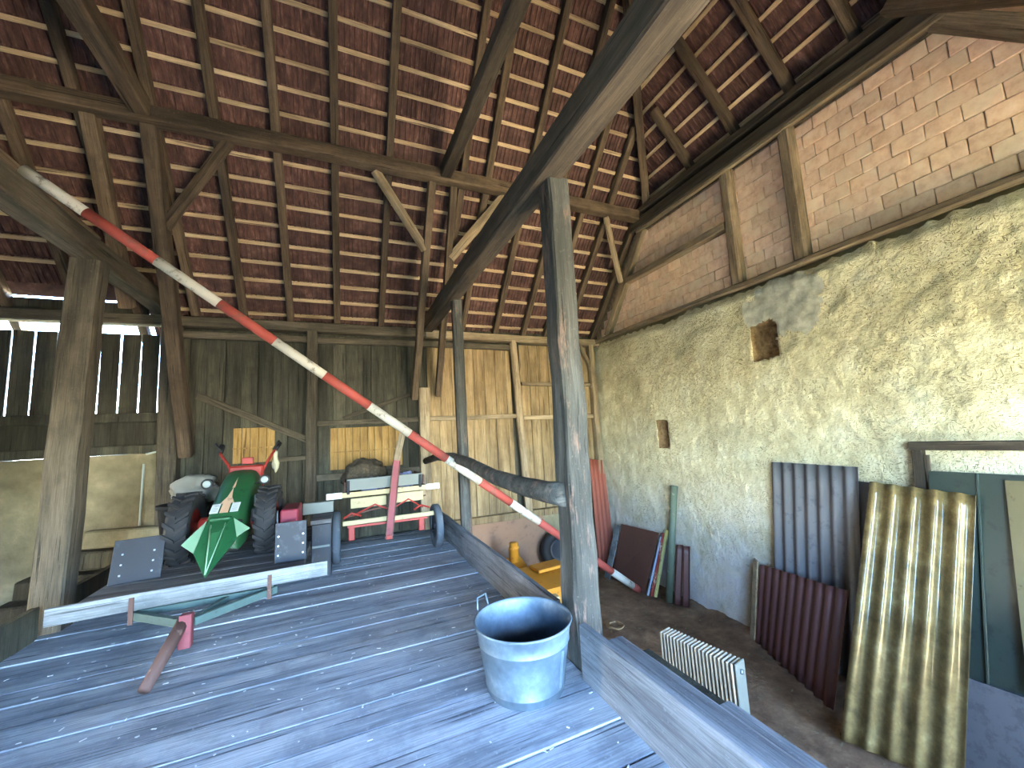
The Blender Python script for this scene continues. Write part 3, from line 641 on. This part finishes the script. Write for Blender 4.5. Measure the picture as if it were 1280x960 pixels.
# ---- flat trailer with white tail board and drawbar on the deck
tr = thing('trailer', (-1.1, 5.4, 0), 'low plank trailer with white end board and drawbar resting on the deck', 'trailer')
BZ = .42
for k in range(6): box('bed_board', (-1.16, 4.62+k*.33, BZ-.02), (1.6, .32, .04), 'trailer_wood', tr, None, .004)
for x in (-1.88, -.44): beam('chassis_rail', (x, 4.45, BZ-.08), (x, 6.6, BZ-.08), .07, .08, 'dark_panel', tr)
for x in (-1.62, -.58): wheel('wheel', (x, 5.9, .185), .185, .15, tr)
beam('axle', (-1.5, 5.9, .2), (-.7, 5.9, .2), .05, .05, 'dark_panel', tr)
for y in (5.9,): box('axle_block', (-1.1, y, .29), (.9, .12, .13), 'dark_panel', tr)
beam('end_board', (-2.04, 4.25, .405), (-.14, 4.25, .425), .035, .125, 'white_board', tr, cham=.1, jit=.002)
for x in (-1.54, -.6): box('bracket', (x, 4.226, .35), (.03, .012, .2), 'rust_pipe', tr); 
box('board_arm', (-1.54, 4.36, .36), (.05, .22, .04), 'frame_green', tr); box('board_arm', (-.6, 4.36, .36), (.05, .22, .04), 'frame_green', tr)
beam('drawbar_strut', (-1.56, 4.3, .3), (-1.16, 3.98, .28), .045, .06, 'frame_green', tr)
beam('drawbar_strut', (-.56, 4.3, .3), (-1.06, 3.95, .28), .045, .06, 'frame_green', tr)
beam('drawbar_strut', (-1.56, 4.32, .3), (-.56, 4.32, .3), .04, .05, 'frame_green', tr)
beam('drawbar_strut', (-.93, 4.3, .29), (-1.08, 3.96, .28), .04, .05, 'frame_green', tr)
box('hitch_plate', (-1.1, 3.93, .23), (.08, .07, .24), 'red_faded', tr, None, .006)
tube('drawbar', [(-1.12, 3.95, .3), (-1.16, 3.74, .17), (-1.2, 3.54, .045)], [.042, .042, .036], 'rust_pipe', tr, 10)
for x, y, rz_, tl in ((-1.74, 4.86, .12, -.35), (-.49, 4.72, 0, -.08)):
    m = Matrix.Translation((x, y, BZ+.19)) @ Matrix.Rotation(rz_, 4, 'Z') @ Matrix.Rotation(tl, 4, 'X')
    p = link('corner_panel', boxmesh('corner_panel', (.28 if x > -1 else .36, .02, .38), 'dark_panel', .004), tr, m)
    for sx_ in (-.11, .11):
        for zz in (-.12, -.03, .06):
            link('stud', boxmesh('stud', (.016, .008, .016), 'stud', .003), p, m @ Matrix.Translation((sx_, -.013, zz)))
box('tail_strip', (-.52, 4.44, BZ-.06), (.3, .03, .1), 'white_board', tr, None, .004)
# ---- two-wheel tractor standing on the trailer
tx = -1.1
tt = thing('walking_tractor', (tx, 5.2, BZ), 'green two-wheel walking tractor with pointed nose standing on the trailer', 'tractor')
for x in (-1.5, -.76): wheel('wheel', (x, 5.25, BZ+.36), .34, .2, tt, 20)
for x0, x1 in ((-1.4, -1.2), (-1.04, -.86)):
    m, L = frame((x0, 5.25, BZ+.36), (x1, 5.25, BZ+.36)); lathe('axle_housing', [(.05, 0), (.085, .02), (.085, L-.02), (.05, L)], 16, 'red_paint', tt, m @ Matrix.Rotation(math.pi/2, 4, 'Y'))
box('gear_case', (tx, 5.3, BZ+.35), (.22, .5, .26), 'red_paint', tt, None, .02)
box('engine', (tx+.02, 5.0, BZ+.3), (.26, .34, .3), 'black_rubber', tt, None, .02)
# hood: loft of rounded sections
secs = [(4.80, .50, .80, .125), (4.84, .49, .86, .15), (5.0, .52, .95, .165), (5.25, .6, 1.08, .185), (5.5, .68, 1.2, .2), (5.66, .76, 1.25, .2), (5.72, .8, 1.24, .17)]
vs_, fs = [], []; NS = 14
for (Y, zb, zt_, hw) in secs:
    zb += .1; zt_ += .06
    for k in range(NS+1):
        t = math.pi*k/NS; ct, st = math.cos(t), math.sin(t)
        px = math.copysign(abs(ct)**.55, ct)*hw; pz = zb+(zt_-zb)*(abs(st)**.45)
        vs_.append((px, Y-5.2, pz-BZ))
n1 = NS+1
for i in range(len(secs)-1):
    for k in range(NS): fs.append((i*n1+k, i*n1+k+1, (i+1)*n1+k+1, (i+1)*n1+k))
fs.append(tuple(range(n1))); fs.append(tuple(range((len(secs)-1)*n1, len(secs)*n1))[::-1])
hood = link('hood', mesh('hood', vs_, fs, 'green_paint', True), tt, Matrix.Translation((tx, 5.2, BZ)))
def on_hood(x, Y):                                  # height of the hood top at Y
    for (a, b) in zip(secs, secs[1:]):
        if a[0] <= Y <= b[0]: return a[2]+(b[2]-a[2])*(Y-a[0])/(b[0]-a[0])+.063
    return 1.2
def decal(name, pts, mat):
    P3 = [V((tx+x, Y, on_hood(x, Y)+.004)) for x, Y in pts]
    return slab(name, P3, .004, mat, hood)
decal('stripe', [(-.035, 4.87), (.035, 4.87), (.035, 5.0), (-.035, 5.0)], 'beige'); decal('stripe', [(-.06, 5.0), (.06, 5.0), (.02, 5.1), (0, 5.25), (-.02, 5.1)], 'beige'); decal('stripe', [(-.012, 5.25), (.012, 5.25), (0, 5.45)], 'beige')
for sx_ in (-1, 1):
    d = decal('sticker', [(sx_*.085-.035, 4.87), (sx_*.085+.035, 4.87), (sx_*.085+.035, 4.995), (sx_*.085-.035, 4.995)], 'sticker')
    for k in range(5):
        Y = 4.885+k*.022; slab('print_line', [V((tx+sx_*.085+q, Y+e, on_hood(0, Y+e)+.0095)) for q, e in ((-.025, 0), (.022, 0), (.022, .007), (-.025, .007))], .001, 'grey_print', d)
# pointed nose
def P4(*p): return [V(q) for q in p]
top_l, top_r, sl_, sr_, tip = V((tx-.09, 4.78, .89)), V((tx+.09, 4.78, .89)), V((tx-.21, 4.66, .72)), V((tx+.22, 4.66, .8)), V((tx-.02, 4.42, .46))
rl, rr2 = V((tx-.035, 4.62, .80)), V((tx+.03, 4.62, .81)); bk = V((tx, 4.8, .5))
nv = [top_l, top_r, sl_, sr_, tip, rl, rr2, bk]; o0 = V((tx, 4.7, .6))
nose = link('nose', mesh('nose', [v-o0 for v in nv], [(0, 1, 6, 5), (0, 5, 4, 2), (5, 6, 4), (1, 3, 4, 6), (0, 2, 7), (1, 7, 3), (0, 7, 1), (2, 4, 7), (3, 7, 4)], 'green_paint'), tt, Matrix.Translation(o0))
slab('nose_glint', [top_l+V((-.02, -.004, 0)), sl_+V((-.05, -.02, .0)), sl_.lerp(tip, .32)+V((.0, -.012, .012))], .01, 'green_pale', nose)  # light reflected off the nose sides, painted as pale triangles
slab('nose_glint', [top_r+V((.02, -.004, 0)), sr_.lerp(tip, .2)+V((0, -.012, .012)), sr_+V((.05, -.02, .0))], .01, 'green_pale', nose)
box('nose_hinge', (tx, 4.78, .9), (.17, .06, .03), 'green_paint', nose, None, .008)
tube('nose_rib', [top_l.lerp(rl, .4)+V((.01, -.01, .01)), rl.lerp(tip, .95)+V((0, -.01, .012))], .006, 'green_pale', nose, 6)
tube('nose_rib', [top_r.lerp(rr2, .4)+V((-.01, -.01, .01)), rr2.lerp(tip, .95)+V((0, -.01, .012))], .006, 'green_pale', nose, 6)
# handlebars, controls, lamps
box('control_column', (tx, 5.86, 1.2), (.36, .1, .3), 'red_paint', tt, None, .02); box('number_plate', (tx+.02, 5.80, 1.41), (.12, .02, .08), 'red_paint', tt, None, .005)
for sx_, ex_ in ((-1, -.32), (1, .26)):
    hb = tube('handlebar', [(tx+sx_*.12, 5.85, 1.15), (tx+sx_*.2, 5.92, 1.36), (tx+ex_, 6.06, 1.5), (tx+ex_*1.08, 6.2, 1.56)], .016, 'red_paint', tt, 8)
    tube('grip', [(tx+ex_*1.03, 6.1, 1.52), (tx+ex_*1.12, 6.28, 1.6)], [.03, .034], 'black_rubber', hb, 8)
    tube('lever', [(tx+ex_*.98, 6.04, 1.53), (tx+ex_*1.2, 6.1, 1.64)], .012, 'black_rubber', hb, 6)
    m = Matrix.Translation((tx+sx_*.27, 5.38, 1.2)) @ Matrix.Rotation(math.radians(90), 4, 'X')
    lp = lathe('head_lamp', [(.0, -.05), (.035, -.045), (.055, 0), (.056, .02), (.05, .03)], 18, 'black_rubber', tt, m); lathe('lens', [(.05, .022), (.03, .034), (0, .038)], 18, 'glass_lamp', lp, m)
    tube('lamp_stalk', [(tx+sx_*.17, 5.4, 1.16), (tx+sx_*.25, 5.39, 1.19)], .01, 'black_rubber', lp, 6)
lathe('air_filter', [(0, 0), (.06, .01), (.06, .1), (.03, .12), (0, .12)], 16, 'steel', tt, Matrix.Translation((tx+.26, 5.2, .95)))
lathe('exhaust', [(0, 0), (.04, .01), (.045, .12), (.02, .16), (0, .16)], 14, 'steel', tt, Matrix.Translation((tx+.29, 5.3, .78)))
box('carburettor', (tx+.25, 5.12, .86), (.1, .14, .14), 'black_rubber', tt, None, .015)
slab('fender_strip', [(-.645, 5.05, .62), (-.645, 5.0, .86), (-.645, 5.03, .88), (-.645, 5.08, .62)], .012, 'steel', tt)
tag(box('tool_box', (-.54, 5.25, BZ+.235), (.17, .5, .46), 'maroon', None, 0, .012), 'maroon metal box beside the right tractor wheel', 'box')
bm = bmesh.new(); bmesh.ops.create_icosphere(bm, subdivisions=3, radius=.1)
for v in bm.verts:
    n_ = noise.noise(v.co*16)+.6*noise.noise(v.co*34); v.co = V((v.co.x*(.25+.2*(v.co.z < 0)), v.co.y*.3, v.co.z*1.2))*(1+.55*n_)
me = bpy.data.meshes.new('rag'); bm.to_mesh(me); bm.free(); me.materials.append(MAT['cloth_white']); me.polygons.foreach_set('use_smooth', [True]*len(me.polygons))
tag(link('rag', me, None, Matrix.Translation((tx+.29, 6.03, 1.38))), 'off-white rag hanging from the right tractor handle', 'rag')
# black crate with a sack behind the left wheel
ct = thing('black_crate', (-1.72, 5.95, BZ), 'black plastic crate behind the left tractor wheel', 'crate')
lathe('body', [(.0, 0), (.2, 0), (.25, .5), (.27, .5), (.27, .54), (.24, .54), (.19, .03), (0, .03)], 24, 'black_rubber', ct, Matrix.Translation((-1.72, 5.95, BZ)), caps=False)
bm = bmesh.new(); bmesh.ops.create_icosphere(bm, subdivisions=4, radius=.22)
for v in bm.verts:
    n_ = noise.noise(v.co*6)+.5*noise.noise(v.co*14); n_ += .5*noise.noise(v.co*30); v.co = V((v.co.x*1.1, v.co.y*.9, max(v.co.z, -.12)*.9))*(1+.26*n_)
me = bpy.data.meshes.new('sack'); bm.to_mesh(me); bm.free(); me.materials.append(MAT['sack']); me.polygons.foreach_set('use_smooth', [True]*len(me.polygons))
tag(link('plastic_sack', me, None, Matrix.Translation((-1.6, 5.93, BZ+.66))), 'crumpled pale plastic sack lying on the black crate', 'sack')
# ---- dark crate between trailer and cart
dc = thing('dark_chest', (-.3, 5.6, 0), 'dark wooden chest between the trailer and the small cart', 'chest')
box('front', (-.245, 5.42, .31), (.2, .03, .6), 'dark_panel', dc, None, .004); box('side', (-.15, 5.72, .31), (.03, .6, .6), 'dark_panel', dc, None, .004); box('side', (-.335, 5.72, .31), (.03, .6, .6), 'dark_panel', dc, None, .004)
box('lid', (-.245, 5.75, .645), (.23, .75, .05), 'trailer_wood', dc, None, .006); box('pale_strip', (-.245, 5.4, .36), (.19, .012, .025), 'grey_panel', dc)
box('top_board', (-.3, 5.9, .74), (.36, .1, .14), 'grey_panel', dc, None, .006); box('floor_board', (-.245, 5.72, .03), (.16, .58, .03), 'dark_panel', dc)
# ---- small two-wheel cart with raised red drawbar
ca = thing('hand_cart', (.55, 5.95, 0), 'small two-wheel cart with raised red drawbar standing by the kerb', 'cart')
CY = 5.9
wheel('wheel', (-.085, CY, .33), .33, .1, ca, 0, 'tyre_side', 'dark_panel'); wheel('wheel', (1.24, CY, .3), .3, .1, ca, 0, 'tyre_side', 'dark_panel')
tube('axle', [(-.05, CY, .25), (1.2, CY, .24)], .016, 'black_rubber', ca, 8)
box('bumper', (.28, CY-.06, .5), (.58, .03, .06), 'cream_board', ca, Matrix.Rotation(.0, 4, 'Y'), .006); box('bumper', (.92, CY-.06, .49), (.56, .03, .06), 'cream_board', ca, None, .006)
beam('red_strip', (.05, CY-.055, .45), (1.1, CY-.055, .44), .02, .03, 'red_paint', ca)
for x in (.1, 1.02):
    box('spring_mount', (x, CY-.03, .37), (.08, .06, .2), 'red_paint', ca, None, .01)
    tube('spring', [(x-.1, CY-.02, .56), (x, CY-.03, .62), (x+.12, CY-.02, .57)], .014, 'red_paint', ca, 6)
tube('brace_rod', [(.12, CY, .58), (.4, CY-.02, .7), (.6, CY-.02, .6), (.85, CY-.02, .72), (1.05, CY, .58)], .012, 'red_paint', ca, 6)
tube('brace_rod', [(.0, CY, .56), (.3, CY+.02, .62), (.62, CY+.04, .66), (1.1, CY+.02, .74)], .011, 'rust_pipe', ca, 6)
box('under_board', (.32, CY, .74), (.46, .03, .13), 'cream_board', ca, None, .006); box('under_board', (.85, CY, .75), (.42, .03, .13), 'cream_board', ca, None, .006)
ur = beam('rail', (-.21, CY-.05, .865), (1.28, CY-.05, .865), .03, .065, 'cream_board', ca)
for x in (-.11, 1.19): box('reflector', (x, CY-.068, .868), (.19, .008, .08), 'sticker', ur, None, .002)
box('front_panel', (.54, CY-.05, .99), (1.0, .025, .15), 'grey_panel', ca, Matrix.Rotation(.15, 4, 'X'), .005); beam('panel_lip', (.04, CY-.09, 1.065), (1.04, CY-.09, 1.065), .06, .016, 'grey_panel', ca)
for x in (.06, 1.01): box('panel_end', (x, CY-.065, .97), (.035, .05, .19), 'black_rubber', ca, None, .006)
box('bed', (.55, CY+.45, .84), (1.05, .85, .04), 'board_old', ca, None, .004)
for x in (.02, 1.08): box('side_board', (x, CY+.45, .94), (.025, .85, .18), 'rust_pipe', ca, None, .004)
db = beam('drawbar', (.56, CY-.14, .26), (.68, CY-.14, 1.28), .085, .06, 'red_faded', ca, upv=(0, 1, 0)); beam('drawbar_tip', (.68, CY-.13, 1.27), (.77, CY-.1, 1.64), .09, .045, 'frame_wood', db, upv=(0, 1, 0))
beam('drawbar_edge', (.515, CY-.155, .25), (.635, CY-.155, 1.26), .012, .05, 'rust_pipe', db, upv=(0, 1, 0)); beam('drawbar_edge', (.605, CY-.155, .25), (.725, CY-.155, 1.26), .012, .05, 'rust_pipe', db, upv=(0, 1, 0))
box('pole_foot', (.57, CY-.15, .27), (.09, .05, .06), 'red_paint', db, None, .008)
for (x, y, z, sx_, sz, mat, nm, lab, ct_) in ((.38, 6.15, 1.0, .2, .1, 'blue_cloth', 'cloth', 'pale blue cloth bunched in the cart left of the drawbar', 'cloth'), (.86, 6.1, 1.02, .14, .12, 'blue_cloth', 'cloth', 'pale blue cloth peeking out right of the drawbar', 'cloth'), (.3, 6.5, 1.1, .3, .24, 'brush', 'brushwood', 'dark bundle of brushwood lying in the small cart', 'brushwood')):
    bm = bmesh.new(); bmesh.ops.create_icosphere(bm, subdivisions=4, radius=1)
    for v in bm.verts:
        n_ = noise.noise(v.co*2.3+V((x*9, 0, 0)))+.6*noise.noise(v.co*6); v.co = V((v.co.x*sx_, v.co.y*sx_*.7, max(v.co.z, -.7)*sz))*(1+.3*n_)
    me = bpy.data.meshes.new(nm); bm.to_mesh(me); bm.free(); me.materials.append(MAT[mat]); me.polygons.foreach_set('use_smooth', [True]*len(me.polygons))
    tag(link(nm, me, None, Matrix.Translation((x, y, z-.06))), lab, ct_)
# ---- things in the left bay
lb = thing('board_stack', (-3.0, 6.85, -.4), 'stack of old boards against the masonry behind the left post', 'boards')
for k, (z, L, y) in enumerate(((-.25, 1.5, 6.85), (.0, 1.45, 6.9), (.25, 1.4, 6.94), (.48, .9, 7.0))): box('board', (-2.95+.12*k, y, z), (L, .3-.05*k, .22), 'masonry' if k == 3 else 'board_old', lb, Matrix.Rotation(.05, 4, 'Y'), .02)
cd = thing('conduit', (-2.32, 7.08, .4), 'thin pale conduit pipe running up the wall left of the tractor', 'pipe')
tube('pipe', [(-2.235, 7.06, 2.43), (-2.24, 7.06, 1.7), (-2.36, 7.05, 1.58), (-2.5, 7.04, 1.55)], .014, 'pipe_grey', cd, 6); tube('pipe', [(-2.52, 7.05, 1.42), (-2.53, 7.05, .6)], .014, 'pipe_grey', cd, 6)
box('clip', (-2.235, 7.08, 2.2), (.05, .03, .02), 'pipe_grey', cd); box('junction_box', (-2.235, 7.06, 2.48), (.07, .05, .08), 'black_rubber', cd, None, .006)
# ---- right bay: sheets and boards leaning on the wall
def tagc(o, l, c, g_=None): return tag(o, l, c, g_)
tagc(corrugated('corrugated_sheet', (4.66, 6.92, GZ), (5.04, 6.86, GZ), (5.08, 7.06, .88), (4.72, 7.06, .93), 4, .022, 'red_corr', flat=1), 'narrow rust-red corrugated sheet standing in the far corner', 'sheet')
tagc(slab('hardboard_sheet', [(4.66, 6.5, GZ), (4.70, 5.66, GZ), (4.98, 5.5, -.27), (4.98, 6.48, -.31)], .015, 'brown_sheet'), 'flat dark brown panel leaning on the plaster wall', 'panel')
tagc(slab('pale_board', [(4.58, 6.62, GZ), (4.58, 6.46, GZ), (5.0, 6.56, -.36), (5.0, 6.7, -.36)], .02, 'white_board'), 'whitish board leaning at the left edge of the brown panel', 'board')
pb = thing('painted_board', (4.72, 5.55, GZ), 'narrow board with peeling blue, red and yellow paint beside the brown panel', 'board')
for k, (mt) in enumerate(('blue_board', 'multi_red', 'multi_yellow')): beam('painted_strip', (4.70+.03*k, 5.60-.06*k, GZ), (4.98+.02*k, 5.46-.055*k, -.32+.06*k), .05, .03, mt, pb)
tg = thing('green_tube', (4.78, 5.22, GZ), 'grey-green tube leaning upright on the plaster wall', 'tube')
m, L = frame((4.78, 5.2, GZ+.02), (5.0, 5.07, .56)); m = m @ Matrix.Rotation(math.pi/2, 4, 'Y')
lathe('tube', [(.05, 0), (.056, .0), (.056, L), (.05, L), (.05, .02)], 20, 'tube_green', tg, m, caps=False); lathe('end_plug', [(0, L-.05), (.05, L-.05), (.05, L-.02), (0, L-.02)], 16, 'black_rubber', tg, m, caps=False)
rt_ = thing('ridge_sheets', (4.95, 4.98, GZ), 'pair of dark brown ridge caps standing right of the tube', 'sheet')
for k, (y, dx) in enumerate(((5.08, 0), (4.97, .06))): corrugated('ridge_cap', (4.82+dx, y+.05, GZ), (4.84+dx, y-.07, GZ), (5.0+dx*.4, y-.08, -.36), (4.99+dx*.4, y+.05, -.38), 1, .03, 'brown_corr', rt_)
tagc(corrugated('corrugated_sheet', (4.96, 3.6, GZ+.06), (4.93, 2.68, GZ+.06), (5.05, 2.5, 1.02), (5.05, 3.42, 1.03), 7, .02, 'grey_corr', warp=.006), 'grey corrugated fibre-cement sheet leaning behind the brown one', 'sheet')
tagc(slab('dark_sheet', [(5.0, 3.3, GZ+.06), (5.0, 2.46, GZ+.06), (5.085, 2.36, .86), (5.085, 3.25, .9)], .006, 'dark_panel'), 'dark sheet hidden behind the grey corrugated sheet', 'sheet')
tagc(corrugated('corrugated_sheet', (4.88, 3.82, GZ), (4.35, 2.66, GZ), (4.62, 2.53, -.16), (4.93, 3.66, -.27), 10, .014, 'brown_corr', flat=1), 'brown corrugated metal sheet leaning low in front of the grey one', 'sheet')
tagc(slab('edge_board', [(4.93, 3.92, GZ), (4.90, 3.84, GZ), (4.95, 3.70, -.25), (4.98, 3.77, -.23)], .018, 'frame_wood'), 'thin wooden board at the left edge of the brown corrugated sheet', 'board')
tagc(corrugated('corrugated_sheet', (4.04, 2.45, GZ), (4.28, 1.76, GZ), (4.87, 1.6, .86), (4.87, 2.33, .9), 5, .024, 'fibreglass', warp=.006, rows=20, per=14), 'tall yellowed translucent corrugated sheet leaning nearest the camera', 'sheet')
df = thing('door_frame', (5.0, 1.5, GZ), 'old grey wooden door frame leaning behind the yellowed sheet', 'frame')
beam('jamb', (4.9, 2.06, GZ), (5.08, 2.0, 1.28), .07, .08, 'tie_timber', df, upv=(0, 1, 0)); beam('jamb', (4.9, .95, GZ), (5.08, .92, 1.3), .07, .08, 'tie_timber', df, upv=(0, 1, 0)); beam('head', (5.07, 2.05, 1.25), (5.07, .9, 1.27), .07, .08, 'tie_timber', df)
beam('stop', (5.04, 1.93, 1.17), (4.9, 1.97, -.6), .02, .03, 'tie_timber', df)
gs = thing('green_sheet', (4.7, 1.4, -.7), 'dark green glossy sheet leaning inside the door frame', 'panel')
slab('sheet', [(4.62, 1.95, -.62), (4.62, .8, -.5), (5.03, .8, 1.03), (5.03, 1.93, 1.02)], .012, 'green_sheet', gs)
for y in (1.62, 1.3): beam('fold', (4.6, y+.02, -.55), (5.015, y, 1.02), .02, .014, 'green_sheet', gs)
tagc(slab('olive_sheet', [(4.55, 1.42, -.5), (4.5, .75, -.45), (4.99, .75, 1.0), (4.99, 1.46, .98)], .01, 'olive_sheet'), 'olive sheet overlapping the green one at the right edge', 'panel')
tagc(slab('grey_slab', [(4.5, 2.05, GZ), (4.42, .7, GZ), (4.6, .7, -.5), (4.64, 2.02, -.58)], .05, 'slate_board'), 'blue-grey slab standing below the dark green sheet', 'slab')
# ---- radiator
ra = thing('radiator', (3.35, 3.25, GZ), 'cream ribbed column radiator standing on the earth floor', 'radiator')
p0, p1 = V((3.27, 3.68, GZ)), V((3.42, 2.88, GZ)); d = (p1-p0).normalized(); s = V((d.y, -d.x, 0)); H = .6; N = 20
ml = boxmesh('rib', (.024, .17, H-.02), 'radiator_paint', .008)
ang = math.atan2(d.y, d.x)
for k in range(N):
    c = p0+d*(.8/N*(k+.5)); m = Matrix.Translation(c+V((0, 0, H/2))) @ Matrix.Rotation(ang, 4, 'Z') @ Matrix.Rotation(.02, 4, 'X'); r = link('rib', ml, ra, m)
for z in (.09, H-.09): beam('header_pipe', p0+V((0, 0, z))+d*.01, p1+V((0, 0, z))-d*.01, .09, .06, 'radiator_paint', ra, cham=.25)
m = Matrix.Translation(p1+V((0, 0, H/2))) @ Matrix.Rotation(ang, 4, 'Z'); link('end_plate', boxmesh('end_plate', (.02, .16, H-.01), 'grey_panel', .006), ra, m)
m = Matrix.Translation(p1+d*.01+V((0, 0, H-.09))) @ Matrix.Rotation(ang, 4, 'Z') @ Matrix.Rotation(math.pi/2, 4, 'Y'); lathe('plug', [(0, 0), (.022, 0), (.022, .02), (0, .02)], 12, 'steel', ra, m, caps=False)
# ---- rope coil
pts = []
for k in range(60):
    a = k*.33; r = .1+.03*math.sin(k*.37); pts.append((3.56+r*math.cos(a), 5.0+r*math.sin(a), GZ+.012+.0003*k+.006*math.sin(k*1.3)))
tag(tube('rope_coil', pts, .011, 'rope', n=6), 'coil of pale rope on the earth floor beside the post', 'rope')
# ---- yellow machine, tyre, brown plate behind the far kerb
ym = thing('yellow_machine', (2.8, 5.8, GZ), 'yellow metal machine with upright filler neck behind the kerb', 'machine')
slab('body', [(2.35, 5.15, -.62), (3.25, 5.2, -.62), (3.25, 6.0, -.56), (2.45, 6.0, -.56)], -.5, 'yellow_paint', ym)
lathe('filler_neck', [(.085, 0), (.08, .2), (.09, .205), (.09, .23), (.07, .235), (.07, .3), (.0, .3)], 20, 'yellow_paint', ym, Matrix.Translation((2.62, 6.35, -.56)))
slab('neck_base', [(2.5, 6.0, -.7), (2.8, 6.0, -.7), (2.76, 6.45, -.52), (2.52, 6.45, -.52)], -.4, 'yellow_paint', ym)
box('top_cover', (2.95, 5.8, -.54), (.5, .3, .05), 'yellow_paint', ym, .1, .01)
for x in (2.5, 3.1): 
    for y in (5.3, 6.2): box('leg', (x, y, (GZ-1.08)/2), (.06, .06, abs(GZ+1.08)+.06), 'yellow_paint', ym)
box('outlet_box', (2.62, 5.12, -.8), (.24, .14, .22), 'cream_board', ym, None, .01)
ty = thing('spare_tyre', (3.75, 6.95, GZ), 'worn black tyre leaning on the far boards behind the thick post', 'tyre')
m = Matrix.Translation((3.72, 6.85, -.68)) @ Matrix.Rotation(math.radians(78), 4, 'X')
lathe('tyre', [(.19, -.08), (.28, -.1), (.33, -.07), (.34, 0), (.33, .07), (.28, .1), (.19, .08), (.19, -.08)], 36, 'black_rubber', ty, m, caps=False); lathe('rim', [(0, -.02), (.12, -.03), (.19, -.07), (.195, .07), (.12, .03), (0, .02)], 28, 'dark_panel', ty, m, caps=False)
box('chock', (3.72, 6.9, (GZ-1.02)/2), (.3, .2, abs(GZ+1.02)), 'dark_panel', ty)
tagc(slab('brown_plate', [(2.1, 7.02, GZ), (3.62, 7.02, GZ), (3.6, 7.15, -.07), (2.1, 7.15, -.05)], .02, 'brown_plate'), 'large brown hardboard plate leaning below the far board wall', 'panel')
# ---- chips and dust on the deck and the earth floor
def litter(name, n, xr, yr, z, mat, size, label, seed):
    rr = random.Random(seed); vs_, fs = [], []
    for k in range(n):
        x, y, a, L, W = rr.uniform(*xr), rr.uniform(*yr), rr.uniform(0, 6.3), size*rr.uniform(.5, 2.2), size*rr.uniform(.3, .7)
        zz = (z(x, y) if callable(z) else z); b = len(vs_); ca_, sa = math.cos(a), math.sin(a)
        for h_ in (0, size*.3):
            for u, v in ((-L, -W), (L, -W), (L, W), (-L, W)): vs_.append((x+u*ca_-v*sa, y+u*sa+v*ca_, zz+h_))
        for f in ((0, 3, 2, 1), (4, 5, 6, 7), (0, 1, 5, 4), (1, 2, 6, 5), (2, 3, 7, 6), (3, 0, 4, 7)): fs.append(tuple(b+i for i in f))
    return tag(link(name, mesh(name, vs_, fs, mat)), label, 'litter', kind='stuff')
litter('deck_chips', 420, (-2.4, 1.38), (.6, 6.9), .004, 'chips', .007, 'pale chips scattered over the plank deck', 1)
litter('floor_chips', 420, (1.7, 4.95), (1.0, 6.9), lambda x, y: ZG+gz(x, y)-.002, 'masonry', .014, 'crumbs of plaster and clod on the earth floor', 2)
for o in list(COL.objects):
    if o.parent is None:
        k = o.name.split('.')[0]
        gname = {'corrugated_sheet': 'corrugated sheets leaning in the right bay', 'post': 'posts carrying the tie beams', 'brace': 'braces under the purlin', 'leaning_strut': 'leaning struts of the trusses',
                 'tie_beam': 'tie beams', 'collar_beam': 'collar beams', 'purlin': 'purlins', 'spare_plank': 'planks behind the kerb', 'cloth': 'cloths in the cart'}.get(k)
        if gname and o.get('label'): o['group'] = gname
